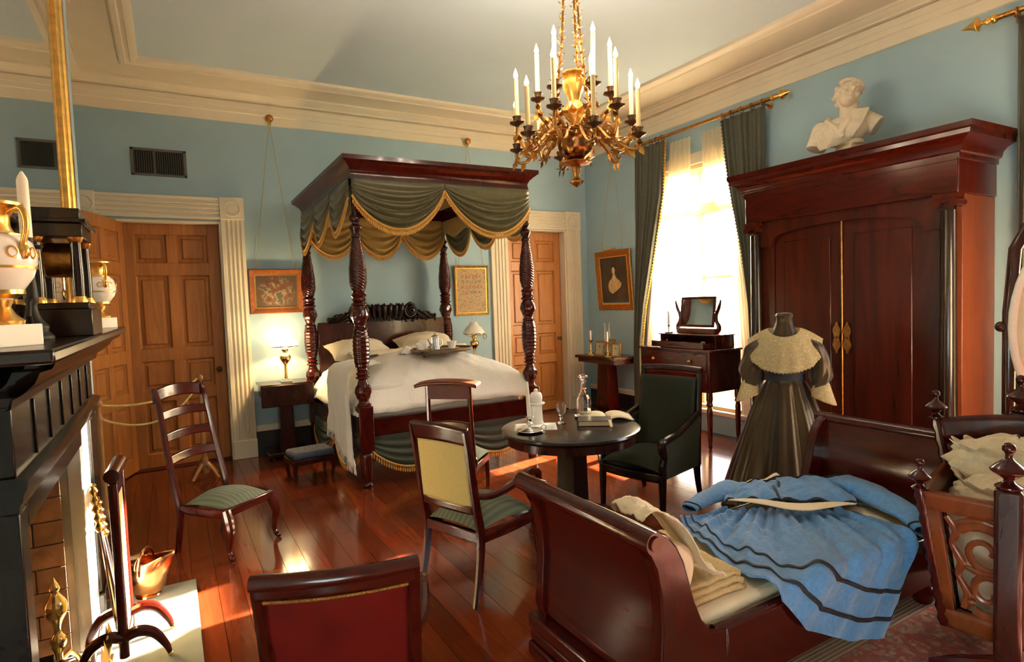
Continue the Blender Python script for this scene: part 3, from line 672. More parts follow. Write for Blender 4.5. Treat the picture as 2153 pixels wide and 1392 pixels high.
# ------------------------------------------------------------------ canopy bed
bed = thing('canopy_bed', 'dark mahogany four post canopy bed with swagged olive valance and gold fringe', 'bed', (2.3, 6.1, 0))
BO = Vector((2.3, 6.1, 0))
PF, PR, QL, QR = (1.475, 5.27), (3.225, 5.235), (1.385, 6.98), (3.06, 6.97)
def bp(u, v, z, top=0.0):
    a = [PF[i] + (PR[i] - PF[i]) * u for i in (0, 1)]; b = [QL[i] + (QR[i] - QL[i]) * u for i in (0, 1)]
    return (a[0] + (b[0] - a[0]) * v - BO.x, a[1] + (b[1] - a[1]) * v - BO.y, z - .10 * v * top)
POST = [(.045, .0), (.05, .03), (.036, .05), (.05, .09), (.058, .22), (.062, .30), (.05, .32), (.064, .34)]
def post(u, v):
    c = bp(u, v, 0); mb = MB()
    p = put('bed_post', MB().lathe(POST, 20, c=c), M['mah'], bed)
    b = MB(); b.M = Matrix.Translation(c) @ Matrix.Rotation(atan2(PR[1] - PF[1], PR[0] - PF[0]), 4, 'Z')
    b.box(-.066, .066, -.066, .066, .335, .745); put('post_block', b, M['mah'], p, bevel=.006)
    q = MB().lathe([(.062, .74), (.068, .76), (.050, .775), (.045, .79), (.062, .83), (.074, .875), (.07, .91), (.05, .955), (.04, .985)], 24, c=c, steps=40, fn=lambda r, z, a: r * (1 + .07 * cos(8 * a) * exp(-((z - .88) / .06) ** 2)))
    q.lathe([(.04, .985), (.062, .998), (.062, 1.008), (.045, 1.02), (.058, 1.035), (.058, 1.045), (.042, 1.06), (.055, 1.075), (.05, 1.09), (.06, 1.105)], 24, c=c)
    put('leaf_bulb', q, M['mah'], p)
    q = MB().lathe([(.058, 1.10), (.068, 1.16), (.074, 1.26), (.072, 1.36), (.060, 1.43)], 48, c=c, steps=90, fn=lambda r, z, a: r * (1 + .06 * cos(5 * a + 85 * z) * cos(5 * a - 85 * z)))
    put('lattice_section', q, M['mah'], p)
    q = MB().lathe([(.06, 1.43), (.065, 1.445), (.052, 1.455), (.048, 1.47), (.062, 1.51), (.076, 1.56), (.07, 1.61), (.054, 1.645)], 24, c=c, steps=34, fn=lambda r, z, a: r * (1 + .10 * cos(7 * a) * exp(-((z - 1.56) / .05) ** 2)))
    q.lathe([(.054, 1.645), (.072, 1.66), (.066, 1.672), (.052, 1.685), (.064, 1.70), (.055, 1.72), (.07, 1.745), (.05, 1.765), (.06, 1.785)], 24, c=c)
    put('carved_bulb', q, M['mah'], p)
    q = MB().lathe([(.058, 1.785), (.074, 1.86), (.074, 1.96), (.062, 2.08), (.046, 2.19), (.038, 2.25)], 60, c=c, steps=150, fn=lambda r, z, a: r * (1 + .05 * cos(9 * a + 235 * z)))
    put('twist_section', q, M['mah'], p)
    q = MB().lathe([(.038, 2.25), (.046, 2.26), (.046, 2.275), (.034, 2.29), (.05, 2.325), (.058, 2.35), (.036, 2.37), (.03, 2.385), (.048, 2.41), (.048, 2.43), (.03, 2.45), (.026, 2.56), (.026, 2.70 - .08 * v)], 24, c=c)
    put('post_top', q, M['dark'], p)
for u, v in ((0, 0), (1, 0), (0, 1), (1, 1)): post(u, v)
def quadbox(mb, u0, u1, v0, v1, z0, z1, top=0):
    P = [bp(u0, v0, z0, top), bp(u1, v0, z0, top), bp(u1, v1, z0, top), bp(u0, v1, z0, top), bp(u0, v0, z1, top), bp(u1, v0, z1, top), bp(u1, v1, z1, top), bp(u0, v1, z1, top)]
    return mb.add(P, [(0, 3, 2, 1), (4, 5, 6, 7), (0, 1, 5, 4), (1, 2, 6, 5), (2, 3, 7, 6), (3, 0, 4, 7)])
put('foot_rail', quadbox(MB(), .03, .97, -.02, .02, .46, .625), M['mahx'], bed, bevel=.006)
put('side_rail', quadbox(MB(), -.018, .018, .03, .97, .44, .60), M['mahy'], bed, bevel=.006); put('side_rail', quadbox(MB(), .982, 1.018, .03, .97, .44, .60), M['mahy'], bed, bevel=.006)
# tester cornice
def ring(prof, z_of=None):
    mb = MB(); n = len(prof); v = []; f = []
    for (u, vv, du, dv) in ((0, 0, -1, -1), (1, 0, 1, -1), (1, 1, 1, 1), (0, 1, -1, 1)):
        for (a, z) in prof:
            p = bp(u, vv, z, 1); v.append((p[0] + du * a, p[1] + dv * a, p[2]))
    for k in range(4):
        for i in range(n):
            f.append((k * n + i, ((k + 1) % 4) * n + i, ((k + 1) % 4) * n + (i + 1) % n, k * n + (i + 1) % n))
    return mb.add(v, f)
put('tester_cornice', ring([(-.03, 2.76), (.025, 2.76), (.035, 2.775), (.03, 2.80), (.028, 2.83), (.045, 2.865), (.08, 2.90), (.105, 2.92), (.115, 2.925), (.115, 2.962), (-.03, 2.962)]), M['mah'], bed, smooth=30)
put('tester_lining', quadbox(MB(), 0, 1, 0, 1, 2.905, 2.915, 1), M['goldlin'], bed)
def swag(p0, p1, ztop, ze0, ze1, sag, outw, mat, lining, parent, ndep=5, dep=.035, hem_in=False):
    """one swag between plan points p0,p1 (Vector with top z), outward direction outw"""
    p0 = Vector(p0); p1 = Vector(p1); o = Vector(outw)
    def bot(u):
        return ze0 + (ze1 - ze0) * u - sag * (1 - (2 * u - 1) ** 2) ** .85
    def fn(u, t):
        zt = p0.z + (p1.z - p0.z) * u; b = bot(u) ; z = zt + (b - zt) * t
        base_ = p0.lerp(p1, u); m_ = (1 - (2 * u - 1) ** 2) ** .5
        d = .012 + dep * m_ * (t ** .8) + (.022 if mat is M['goldlin'] else .018) * m_ * sin(2 * pi * ndep * t ** 1.3 + .5 * sin(5 * u)) * min(1, .25 + t * 1.6)
        q = base_ + o * d; return (q.x, q.y, z)
    s = put('valance_swag', MB().grid(26, 40, fn), mat, parent, solid=.004, smooth=60)
    mb = MB()
    L = (p1 - p0).length; n = max(12, int((L + sag * 1.2) / .021))
    pts = []
    for k in range(61):
        u = k / 60; q = fn(u, 1.0); pts.append((q[0] + o.x * .006, q[1] + o.y * .006, q[2] - .008))
    mb.tube(pts, .011, 6)
    for k in range(n):
        u = (k + .5) / n; q = fn(u, 1.0); c = (q[0] + o.x * .006, q[1] + o.y * .006, q[2])
        mb.lathe([(.004, -.066), (.0085, -.05), (.0085, -.036), (.003, -.03), (.006, -.02)], 5, c=c)
    fr = put('tassel_fringe', mb, M['fringe'], s, kind='stuff', smooth=60)
    return s
ov = .03
def W(u, v, z, du=0, dv=0):
    p = bp(u, v, z, 1); return (p[0] + du, p[1] + dv, p[2])
zt = 2.775
A = W(0, 0, zt, -ov, -ov); B = W(.485, 0, zt, 0, -ov); C_ = W(1, 0, zt, ov, -ov); zl = -.10
swag(A, B, zt, 2.63, 2.715, .335, (0, -1, 0), M['olive'], None, bed); swag(B, C_, zt, 2.715, 2.60, .33, (0, -1, 0), M['olive'], None, bed)
def side(x_u, sgn, mat):
    for k in range(3):
        v0, v1 = k / 3, (k + 1) / 3
        a = W(x_u, v0, zt, sgn * ov, 0); b = W(x_u, v1, zt, sgn * ov, 0)
        swag(a, b, zt, 2.62 - .1 * v0, 2.62 - .1 * v1, .26, (sgn, 0, 0), mat, None, bed, ndep=4)
side(0, -1, M['olive']); side(1, 1, M['olive'])
for k in range(3):
    u0, u1 = k / 3, (k + 1) / 3
    swag(W(u0, .985, zt), W(u1, .985, zt), zt, 2.50, 2.50, .26, (0, -1, 0), M['goldlin'], None, bed, ndep=4)
# gold lining seen behind the front and side swags
def lining(p0, p1, zb, mid):
    p0 = Vector(p0); p1 = Vector(p1)
    def fn(u, t):
        q = p0.lerp(p1, u); b = zb - .05 + .04 * cos(2 * pi * u * mid); return (q.x, q.y, q.z + (b - q.z) * t)
    put('valance_lining', MB().grid(24, 4, fn), M['goldlin'], bed, solid=.003)
lining(W(.02, .012, zt), W(.98, .012, zt), 2.60, 2); lining(W(.012, .02, zt), W(.012, .97, zt), 2.54, 3); lining(W(.988, .02, zt), W(.988, .97, zt), 2.54, 3)
# headboard
hb = put('headboard', quadbox(MB(), .04, .96, .962, .99, .60, 1.47), M['dark'], bed, bevel=.006)
def crest_top(u):      # outline of the carved crest, u 0..1 across
    x = abs(u - .5) * 2
    if x < .33: return 1.665 - .02 * abs(sin(14 * pi * u))
    if x < .62: return 1.655 - .06 * ((x - .475) / .145) ** 2
    return 1.595 - .085 * ((x - .62) / .38) ** .8 - .012 * sin(30 * x)
def crest(u, t):
    z0 = 1.455; zt_ = crest_top(u); z = z0 + (zt_ - z0) * t; x = abs(u - .5) * 2
    rel = .014 * sin(26 * pi * u + 5 * t) if x < .33 else .012 * sin(34 * x + 9 * t)
    if .33 <= x < .66:
        cx, cz = .49, 1.56; dx = (x - cx) * .85; dz = z - cz; r = sqrt(dx * dx + dz * dz); th = atan2(dz, dx)
        rel = .018 * sin(th + r * 130)
    p = bp(.105 + .79 * u, .965, z); return (p[0], p[1] - .018 - rel * (1 - .3 * t), p[2])
put('carved_crest', MB().grid(150, 24, crest), M['ebony'], hb, solid=.03, offs=-1, smooth=60)
for s in (-1, 1):
    p = bp(.5 + s * .195, .955, 1.565); mb = MB(); pts = []; rr = []
    for k in range(46):
        a = k * .36; r = .078 * (1 - k / 52); pts.append((p[0] + s * r * cos(a + 2.2), p[1] - .022 - .012 * k / 46, p[2] + r * sin(a + 2.2))); rr.append(.014 * (1 - k / 80))
    mb.tube(pts, rr, 8, upv=(0, 1, 0)); put('carved_scroll', mb, M['ebony'], hb)
for k in range(7):
    u = .5 + (k - 3) * .036; p = bp(u, .955, 1.47); mb = MB()
    mb.tube([(p[0], p[1] - .018, p[2]), (p[0] + (k - 3) * .006, p[1] - .038, p[2] + .08), (p[0] + (k - 3) * .012, p[1] - .036, p[2] + .16), (p[0] + (k - 3) * .016, p[1] - .015, p[2] + .195)], [.012, .026, .024, .008], 8); put('acanthus_leaf', mb, M['ebony'], hb)
# bed skirts: green swags hanging under the rails
def under(p0, p1, z0, ze0, ze1, sag, o):
    p0 = Vector((p0[0], p0[1], z0)); p1 = Vector((p1[0], p1[1], z0)); o = Vector(o)
    def bot(u): return ze0 + (ze1 - ze0) * u - sag * sin(pi * u) ** .8
    def fn(u, t):
        q = p0.lerp(p1, u); b = bot(u); m_ = sin(pi * u) ** .5
        d = .01 + .05 * m_ * t + .02 * m_ * sin(2 * pi * 4 * t ** 1.2) * t
        q = q + o * d; return (q.x, q.y, z0 + (b - z0) * t)
    s = put('skirt_swag', MB().grid(26, 34, fn), M['skirtg'], bed, solid=.004, smooth=60)
    mb = MB(); n = int((p1 - p0).length * 1.15 / .024)
    mb.tube([(fn(k / 50, 1)[0] + o.x * .005, fn(k / 50, 1)[1] + o.y * .005, fn(k / 50, 1)[2]) for k in range(51)], .010, 6)
    for k in range(n):
        q = fn((k + .5) / n, 1); mb.lathe([(.004, -.058), (.009, -.044), (.009, -.03), (.003, -.024), (.006, -.008)], 5, c=(q[0] + o.x * .005, q[1] + o.y * .005, q[2]))
    put('tassel_fringe', mb, M['fringe'], s, kind='stuff', smooth=60)
    return fn
a = bp(.03, -.0, 0); b = bp(.50, 0, 0); c = bp(.97, 0, 0)
under(a, b, .47, .33, .40, .22, (0, -1, 0)); under(b, c, .47, .40, .33, .22, (0, -1, 0))
for k in range(2):
    a = bp(-.0, .03 + .47 * k, 0); b = bp(0, .5 + .47 * k, 0); under(a, b, .45, .33, .33, .2, (-1, 0, 0))
put('mattress', quadbox(MB(), .035, .965, .035, .955, .58, .93), M['linen'], bed, bevel=.06, seg=4)
# ---- bedspread
def spread(u, t):
    uu = -.045 + 1.09 * u; vv = -.032 + .985 * t
    ed = min(max(0, u), max(0, 1 - u), max(0, t) * 1.0)
    hump = 1 - exp(-ed * 9)
    z = .66 + .42 * hump + .03 * sin(pi * u) + .018 * fbm(u * 7, t * 7) + .008 * fbm(u * 25, t * 25, 3)
    z += .05 * sin(pi * min(1, t * 1.2)) * sin(pi * u)
    z -= .02 * (t > .9)
    q = bp(uu, vv, z); return (q[0] + BO.x, q[1] + BO.y, q[2])
def skirtdrop(base_z):
    pass
mb = MB(); mb.grid(70, 70, spread)
bs = put('bedspread', mb, M['linen'], solid=.006, smooth=80); tag(bs, 'white candlewick bedspread rumpled over the canopy bed mattress', 'bedspread')
# shawl hanging down the left side
def shawl(u, t):
    v = .05 + .36 * u; n_ = .035 * sin(13 * u + 3 * t) * t + .02 * fbm(u * 9, t * 3, 5)
    if t < .3:
        k = t / .3; q = bp(.16 - .20 * k, v + .10 * (1 - k), 1.10 - .03 * k * k - .02 * (k > .9) + .02 * fbm(u * 6, t * 6, 9))
    else:
        k = (t - .3) / .7; bot = .42 - .22 * (1 - u) ** 1.3 + .18 * max(0, u - .6); q = bp(-.045 - .02 * k, v - .10 * k * (1 - u), 1.06 + (bot - 1.06) * k)
    return (q[0] + BO.x - abs(n_) - .01, q[1] + BO.y + n_, q[2])
sw = thing('fringed_shawl', 'white fringed shawl hanging over the near side of the bed by the nightstand', 'shawl', (0, 0, 0))
put('cloth', MB().grid(40, 34, shawl), M['linen'], sw, solid=.005, smooth=80)
mb = MB()
for k in range(70):
    q = shawl((k + .5) / 70, 1); mb.tube([q, (q[0] + random.uniform(-.006, .006), q[1] + random.uniform(-.006, .006), q[2] - .055)], .003, 4)
put('fringe', mb, M['linen'], sw, kind='stuff')
def pillow(lab, c, sx, sy, h, rz, tilt, gr):
    t = put('pillow', MB().grid(24, 24, lambda u, v: ((u - .5) * sx * (1 - .07 * sin(pi * v) ** 2) if 1 else 0, (v - .5) * sy * (1 - .07 * sin(pi * u) ** 2), h * (sin(pi * u) * sin(pi * v)) ** .45 + .015 * fbm(u * 5 + c[0], v * 5, 2)))
            .grid(24, 24, lambda u, v: ((u - .5) * sx * (1 - .07 * sin(pi * v) ** 2), (.5 - v) * sy * (1 - .07 * sin(pi * u) ** 2), -h * .45 * (sin(pi * u) * sin(pi * v)) ** .45)), M['pillow'], smooth=80)
    t.location = c; t.rotation_euler = (tilt, 0, rz); return tag(t, lab, 'pillow', gr)
pillow('cream pillow on the bed, nearer the lit lamp', (1.82, 6.58, 1.145), .68, .46, .13, .06, .32, 'bed pillows')
pillow('cream pillow on the bed, on the side of the unlit lamp', (2.63, 6.62, 1.15), .70, .46, .15, -.1, .36, 'bed pillows')
# rumpled sheet between pillows and spread
bk = put('turned_sheet', MB().grid(50, 16, lambda u, t: (1.62 + 1.35 * u, 6.12 + .26 * t + .03 * fbm(u * 8, t * 3), 1.115 + .045 * sin(pi * t) + .03 * fbm(u * 9, t * 5, 4))), M['pillow'], solid=.005, smooth=80); tag(bk, 'rumpled turned down cream sheet before the pillows', 'sheet')
# ---- breakfast tray on the bed
tz = 1.155
tr = thing('breakfast_tray', 'dark wicker breakfast tray lying on the white bedspread', 'tray', (2.42, 5.66, tz), math.radians(-12))
put('tray_base', MB().lathe([(.01, 0), (.30, 0), (.31, .008), (.30, .014), (.01, .01)], 32, fn=lambda r, z, a: r * (1 + .0 * a)), M['cane'], tr)
put('tray_rim', MB().tube([(.31 * cos(a), .31 * sin(a), .022) for a in [2 * pi * k / 40 for k in range(40)]], .012, 8, closed=True), M['cane'], tr)
pot = thing('coffee_pot', 'polished silver coffee pot standing on the breakfast tray', 'coffee pot', (2.31, 5.56, tz + .012), 0)
put('body', MB().lathe([(.045, 0), (.046, .01), (.042, .06), (.036, .13), (.038, .135), (.038, .145), (.02, .16), (.006, .165), (.009, .175), (.002, .182)], 24), M['silver'], pot)
put('handle', MB().tube([(.036, 0, .12), (.075, 0, .115), (.08, 0, .07), (.042, 0, .03)], .006), M['silver'], pot); put('spout', MB().tube([(-.04, 0, .06), (-.065, 0, .09), (-.078, 0, .125)], [.012, .008, .006]), M['silver'], pot)
def cup(lab, loc, sc):
    t = thing('teacup', lab, 'cup', loc, random.random() * 3, 'white china cups on the tray'); t.scale = (sc, sc, sc)
    put('bowl', MB().lathe([(.022, 0), (.024, .006), (.036, .03), (.042, .06), (.040, .06), (.034, .03), (.01, .01)], 22), M['porc'], t)
    put('handle', MB().tube([(.038, 0, .05), (.058, 0, .048), (.056, 0, .025), (.036, 0, .02)], .004), M['porc'], t)
    put('saucer', MB().lathe([(.03, -.004), (.062, .004), (.064, .007), (.03, -.001)], 24, cap=False), M['porc'], t)
cup('white china cup nearest the foot of the bed on the tray', (2.17, 5.60, tz + .018), 1.2); cup('white china cup beside the silver pot on the tray', (2.52, 5.62, tz + .018), 1.25); cup('tall white china cup at the back of the breakfast tray', (2.28, 5.80, tz + .018), 1.35)
nk = put('folded_napkin', MB().grid(10, 10, lambda u, t: (2.02 + .16 * u, 5.74 + .13 * t, tz - .01 + .07 * sin(pi * u) * sin(pi * t) + .02 * fbm(u * 4, t * 4))), M['linen'], solid=.006, smooth=80); tag(nk, 'crumpled white napkin beside the cups on the bed', 'napkin')
wt = put('watch_chain', MB().tube([(2.13, 5.45, 1.165), (2.12, 5.40, 1.163), (2.09, 5.36, 1.155), (2.08, 5.31, 1.15), (2.09, 5.29, 1.14)], .008, 6).ball((2.13, 5.46, 1.168), (.02, .02, .008)), M['iron']); tag(wt, 'dark watch and ribbon lying on the bedspread below the tray', 'watch')
# ------------------------------------------------------------------ bedside tables and lamps
def nightstand(lab, loc):
    t = thing('pedestal_nightstand', lab, 'table', loc, 0, 'pedestal tables beside the bed')
    put('top', MB().box(-.27, .27, -.20, .20, .815, .84), M['dark'], t, bevel=.006)
    put('apron', MB().box(-.25, .25, -.185, .185, .69, .815), M['dark'], t, bevel=.004)
    d = put('drop_leaf', MB().box(-.27, .27, -.225, -.205, .60, .83), M['dark'], t, bevel=.01)
    put('pedestal', MB().frus((-.085, .085, -.085, .085), .08, (-.065, .065, -.065, .065), .69), M['dark'], t, bevel=.006)
    put('base', MB().box(-.22, .22, -.17, .17, .04, .09), M['dark'], t, bevel=.01)
    for x in (-.18, .18):
        for y in (-.13, .13): put('foot', MB().lathe([(.02, 0), (.035, .01), (.035, .03), (.02, .042)], 12, c=(x, y, 0)), M['dark'], t)
nightstand('dark drop leaf pedestal table under the lit lamp', (1.06, 6.92, 0))
nightstand('dark drop leaf pedestal table behind the bed under the unlit lamp', (3.40, 6.90, 0))
def oil_lamp(lab, loc, lit):
    t = thing('oil_lamp', lab, 'lamp', loc, 0)
    put('base', MB().box(-.055, .055, -.055, .055, 0, .02).box(-.042, .042, -.042, .042, .02, .04), M['marblew'], t, bevel=.003)
    put('column', MB().lathe([(.022, .04), (.016, .06), (.014, .18), (.02, .2)], 16), M['brass'], t)
    put('font', MB().lathe([(.018, .2), (.03, .215), (.055, .25), (.06, .275), (.05, .30), (.028, .315), (.022, .33), (.034, .345), (.034, .375), (.02, .39)], 24), M['brass'], t)
    put('chimney', MB().lathe([(.026, .39), (.036, .43), (.03, .48), (.022, .54), (.022, .66)], 20, cap=False), M['pane'], t)
    sh = put('shade', MB().lathe([(.145, .40), (.135, .425), (.105, .47), (.07, .50), (.048, .525), (.045, .55)], 36, cap=False), M['shl'] if lit else M['shadeg'], t, solid=.003)
    put('shade_ring', MB().lathe([(.143, .392), (.148, .396), (.148, .404), (.143, .404)], 36, cap=False), M['brass'], t)
    put('shade_holder', MB().tube([(0, 0, .36), (.08, 0, .37), (.14, 0, .396)], .004).tube([(0, 0, .36), (-.08, .0, .37), (-.14, 0, .396)], .004), M['brass'], t)
    if not lit:
        put('pull_handle', MB().tube([(.155 + .022 * cos(a), 0, .35 + .03 * sin(a)) for a in [2 * pi * k / 14 for k in range(14)]], .005, 6, closed=True), M['brass'], t)
    else:
        put('lit_wick', MB().ball((0, 0, .44), (.018, .018, .03), 10, 8), M['flm'], t)
        l = bpy.data.lights.new('lamp_light', 'POINT'); l.energy = LAMP_W; l.color = (1.0, .62, .26); l.shadow_soft_size = .018
        o = bpy.data.objects.new('lamp_light', l); COL.objects.link(o); o.parent = t; o.location = (0, 0, .50)
LAMP_W = 42.0
mt, nt_, b_ = base('lit_shade'); out_ = nt_.nodes['Material Output']
tl = nt_.nodes.new('ShaderNodeBsdfTranslucent'); tl.inputs[0].default_value = (.97, .92, .78, 1); setp(b_, Roughness=.5); b_.inputs['Base Color'].default_value = (.85, .75, .55, 1)
b_.inputs['Emission Color'].default_value = (1.0, .80, .50, 1); b_.inputs['Emission Strength'].default_value = 40.0
mx = nt_.nodes.new('ShaderNodeMixShader'); mx.inputs[0].default_value = .6
nt_.links.new(b_.outputs[0], mx.inputs[1]); nt_.links.new(tl.outputs[0], mx.inputs[2]); nt_.links.new(mx.outputs[0], out_.inputs[0]); M['shl'] = mt
oil_lamp('brass oil lamp with glowing white shade, lit, on the bedside table', (1.075, 6.86, .84), True)
oil_lamp('unlit brass oil lamp with frosted shade and glass chimney, beyond the bed', (3.395, 6.86, .84), False)
# bed steps stool
st = thing('footstool', 'low dark footstool with embroidered top beside the bed', 'stool', (1.12, 6.0, 0), .1)
put('cushion', MB().box(-.2, .2, -.15, .15, .20, .27), M['grass'], st, bevel=.03, seg=3); put('seat_frame', MB().box(-.21, .21, -.16, .16, .15, .205), M['dark'], st, bevel=.01)
for x in (-.17, .17):
    for y in (-.12, .12): put('leg', MB().tube([(x, y, .16), (x * 1.1, y * 1.1, .09), (x * 1.02, y * 1.02, .0)], [.024, .02, .014], 8), M['dark'], st)
# ------------------------------------------------------------------ pictures
def picture(name, lab, P, u, n, w_, h_, fw_, mats, knob, wires, canvas, tilt=.03):
    """P centre on wall, u along wall, n into the room"""
    t = thing(name, lab, 'picture', (0, 0, 0)); u = Vector(u); n = Vector(n); P = Vector(P)
    zax = (Vector((0, 0, 1)) + n * tilt).normalized(); nn = u.cross(zax).normalized(); nn = nn if nn.dot(n) > 0 else -nn
    mt_ = Matrix.Identity(4)
    for i in range(3): mt_[i][0] = -u[i]; mt_[i][1] = nn[i]; mt_[i][2] = zax[i]; mt_[i][3] = P[i]
    t.matrix_world = mt_
    prof = [(0, 0), (0, .022), (.008, .032), (fw_ * .5, .026), (fw_ * .8, .016), (fw_, .014), (fw_, 0)]
    for (a0, a1, horiz, sgn) in ((-w_ / 2, w_ / 2, True, 1), (-w_ / 2, w_ / 2, True, -1), (-h_ / 2, h_ / 2, False, 1), (-h_ / 2, h_ / 2, False, -1)):
        v = []; k = len(prof)
        for e_, s_ in ((a0, 1), (a1, -1)):
            for (d, y) in prof:
                al = e_ + s_ * d; ac = sgn * ((h_ if horiz else w_) / 2 - d)
                v.append((al, y, ac) if horiz else (ac, y, al))
        f = [(i, i + 1, k + i + 1, k + i) for i in range(k - 1)]
        put('frame_side', MB().add(v, f), mats[0], t, smooth=30)
    iw, ih = w_ / 2 - fw_ + .004, h_ / 2 - fw_ + .004
    g = min(.014, fw_ * .3)
    for (x0, x1, z0, z1) in ((-iw, iw, ih - g, ih), (-iw, iw, -ih, -ih + g), (-iw, -iw + g, -ih + g, ih - g), (iw - g, iw, -ih + g, ih - g)):
        put('sight_edge', MB().box(x0, x1, .004, .015, z0, z1), mats[1], t)
    put('picture_panel', MB().box(-iw, iw, 0.002, .010, -ih, ih), canvas, t)
    inv = mt_.inverted()
    if knob:
        kp = Vector(knob)
        for s in (-1, 1):
            a = P + u * (s * w_ * wires) + zax * (h_ / 2 - .01) + nn * .012
            put('hanging_wire', MB().tube([inv @ a, inv @ (kp - Vector((0, 0, .03)))], .0032, 5), M['rope'], t)
        mb = MB(); q = n.to_track_quat('Z', 'Y').to_matrix().to_4x4(); q.translation = kp; mb.M = inv @ q
        mb.lathe([(.012, -.04), (.012, 0), (.036, .008), (.042, .02), (.034, .036), (.014, .046), (.002, .048)], 20)
        put('hanging_knob', mb, M['bronze'] if 0 else M['gilt2'], t)
        mb = MB(); mb.lathe([(.004, -.075), (.010, -.06), (.006, -.045), (.010, -.035)], 8, c=inv @ (kp + Vector((.012, 0, 0)))); mb.lathe([(.004, -.085), (.010, -.07), (.006, -.055), (.010, -.035)], 8, c=inv @ (kp + Vector((-.012, 0, 0))))
        put('tassel', mb, M['rope'], t, kind='stuff')
    return t
def canvas_floral():
    mt, nt, b = base('floral_needlework'); co = coords(nt, (1, 1, 1))
    vo = nt.nodes.new('ShaderNodeTexVoronoi'); vo.inputs['Scale'].default_value = 22; nt.links.new(co, vo.inputs['Vector'])
    no = nt.nodes.new('ShaderNodeTexNoise'); no.inputs['Scale'].default_value = 14; nt.links.new(co, no.inputs['Vector'])
    flw = ramp(nt, no.outputs[0], [(.34, (.05, .03, .016)), (.42, (.12, .028, .018)), (.5, (.07, .05, .025)), (.56, (.24, .17, .09)), (.64, (.045, .05, .04))])
    gr = nt.nodes.new('ShaderNodeTexGradient'); gr.gradient_type = 'SPHERICAL'; nt.links.new(coords(nt, (4.6, 4.6, 5.2)), gr.inputs[0])
    fac = ramp(nt, gr.outputs[0], [(.02, (0, 0, 0)), (.3, (1, 1, 1))])
    mx = nt.nodes.new('ShaderNodeMix'); mx.data_type = 'RGBA'; nt.links.new(fac, mx.inputs[0]); mx.inputs[6].default_value = (.065, .036, .016, 1); nt.links.new(flw, mx.inputs[7])
    nt.links.new(mx.outputs[2], b.inputs[0]); setp(b, Roughness=.6); return mt
def canvas_sampler():
    mt, nt, b = base('sampler_cloth'); co = coords(nt, (1, 1, 1))
    br = nt.nodes.new('ShaderNodeTexBrick'); br.inputs['Scale'].default_value = 24; br.inputs['Mortar Size'].default_value = .035; br.inputs['Color1'].default_value = (.34, .22, .10, 1); br.inputs['Color2'].default_value = (.40, .28, .14, 1); br.inputs['Mortar'].default_value = (.36, .25, .12, 1)
    nt.links.new(coords(nt, (1, 1, 1), (pi / 2, 0, 0)), br.inputs[0])
    no = nt.nodes.new('ShaderNodeTexNoise'); no.inputs['Scale'].default_value = 34; no.inputs['Detail'].default_value = 2; nt.links.new(coords(nt, (1, 1, 1.6)), no.inputs['Vector'])
    st_ = ramp(nt, no.outputs[0], [(.38, (.10, .10, .07)), (.44, (.36, .25, .12)), (.58, (.36, .25, .12)), (.64, (.34, .07, .04))])
    mx = nt.nodes.new('ShaderNodeMix'); mx.data_type = 'RGBA'; mx.inputs[0].default_value = .7; nt.links.new(br.outputs[0], mx.inputs[6]); nt.links.new(st_, mx.inputs[7])
    nt.links.new(mx.outputs[2], b.inputs[0]); setp(b, Roughness=.7); return mt
M['orangef'] = wood('orange_picture_frame', (.17, .05, .014), (.28, .09, .025), .25, (9, 9, 9), .3)
picture('floral_picture', 'dark floral needlework in orange wood frame above the lit lamp', (1.07, Y1 - .004, 1.848), (1, 0, 0), (0, -1, 0), .575, .50, .062, (M['orangef'], M['gilt']), (1.085, Y1 - .055, 3.765), .36, canvas_floral())
p_ = picture('sampler_picture', 'faded embroidered sampler in thin gilt frame beyond the bed', (3.53, Y1 - .004, 1.80), (1, 0, 0), (0, -1, 0), .51, .665, .034, (M['gilt'], M['gilt']), (3.53, Y1 - .055, 3.765), .36, canvas_sampler())
for i, (txt, z) in enumerate((('A B C D E F', .19), ('G H I K L M', .12), ('N O P Q R S', .05), ('T U V W X', -.02))):
    fc = bpy.data.curves.new('stitched_letters', 'FONT'); fc.body = txt; fc.size = .058; fc.align_x = 'CENTER'; fc.extrude = .0008
    fo = bpy.data.objects.new('tmp_letters', fc); COL.objects.link(fo); bpy.context.view_layer.update()
    me = bpy.data.meshes.new_from_object(fo); bpy.data.objects.remove(fo)
    o = bpy.data.objects.new('stitched_letters', me); COL.objects.link(o); me.materials.clear(); me.materials.append(M['brass'] if 0 else plain('thread' + str(i), (.10, .10, .07) if i % 2 else (.28, .06, .04), .8))
    o['kind'] = 'stuff'; o.parent = p_; o.location = (0, .0112, z - .02); o.rotation_euler = (pi / 2, 0, pi)
    o.scale = (-1, 1, 1) if 0 else (1, 1, 1)
pt = picture('portrait_painting', 'dark portrait of a pale shouldered lady in wide gilt frame beside the window', (X1 - .012, 6.53, 1.878), (0, -1, 0), (-1, 0, 0), .76, .845, .085, (M['gilt2'], M['gilt']), (X1 - .055, 6.47, 3.765), .30, plain('portrait_ground', (.045, .029, .015), .4, var=.5, scale=5), tilt=.07)
sk_ = plain('painted_skin', (.72, .52, .30), .5, var=.1, scale=12); hr = plain('painted_hair', (.02, .012, .008), .5); gw = plain('painted_gown', (.55, .38, .17), .5, var=.2, scale=18)
def flat(poly, y, mat, nm):
    put(nm, MB().prism(poly, y, y + .0012, 'y'), mat, pt, smooth=0)
def ell(cx, cz, a, b, n=20): return [(cx + a * cos(2 * pi * k / n), cz + b * sin(2 * pi * k / n)) for k in range(n)]
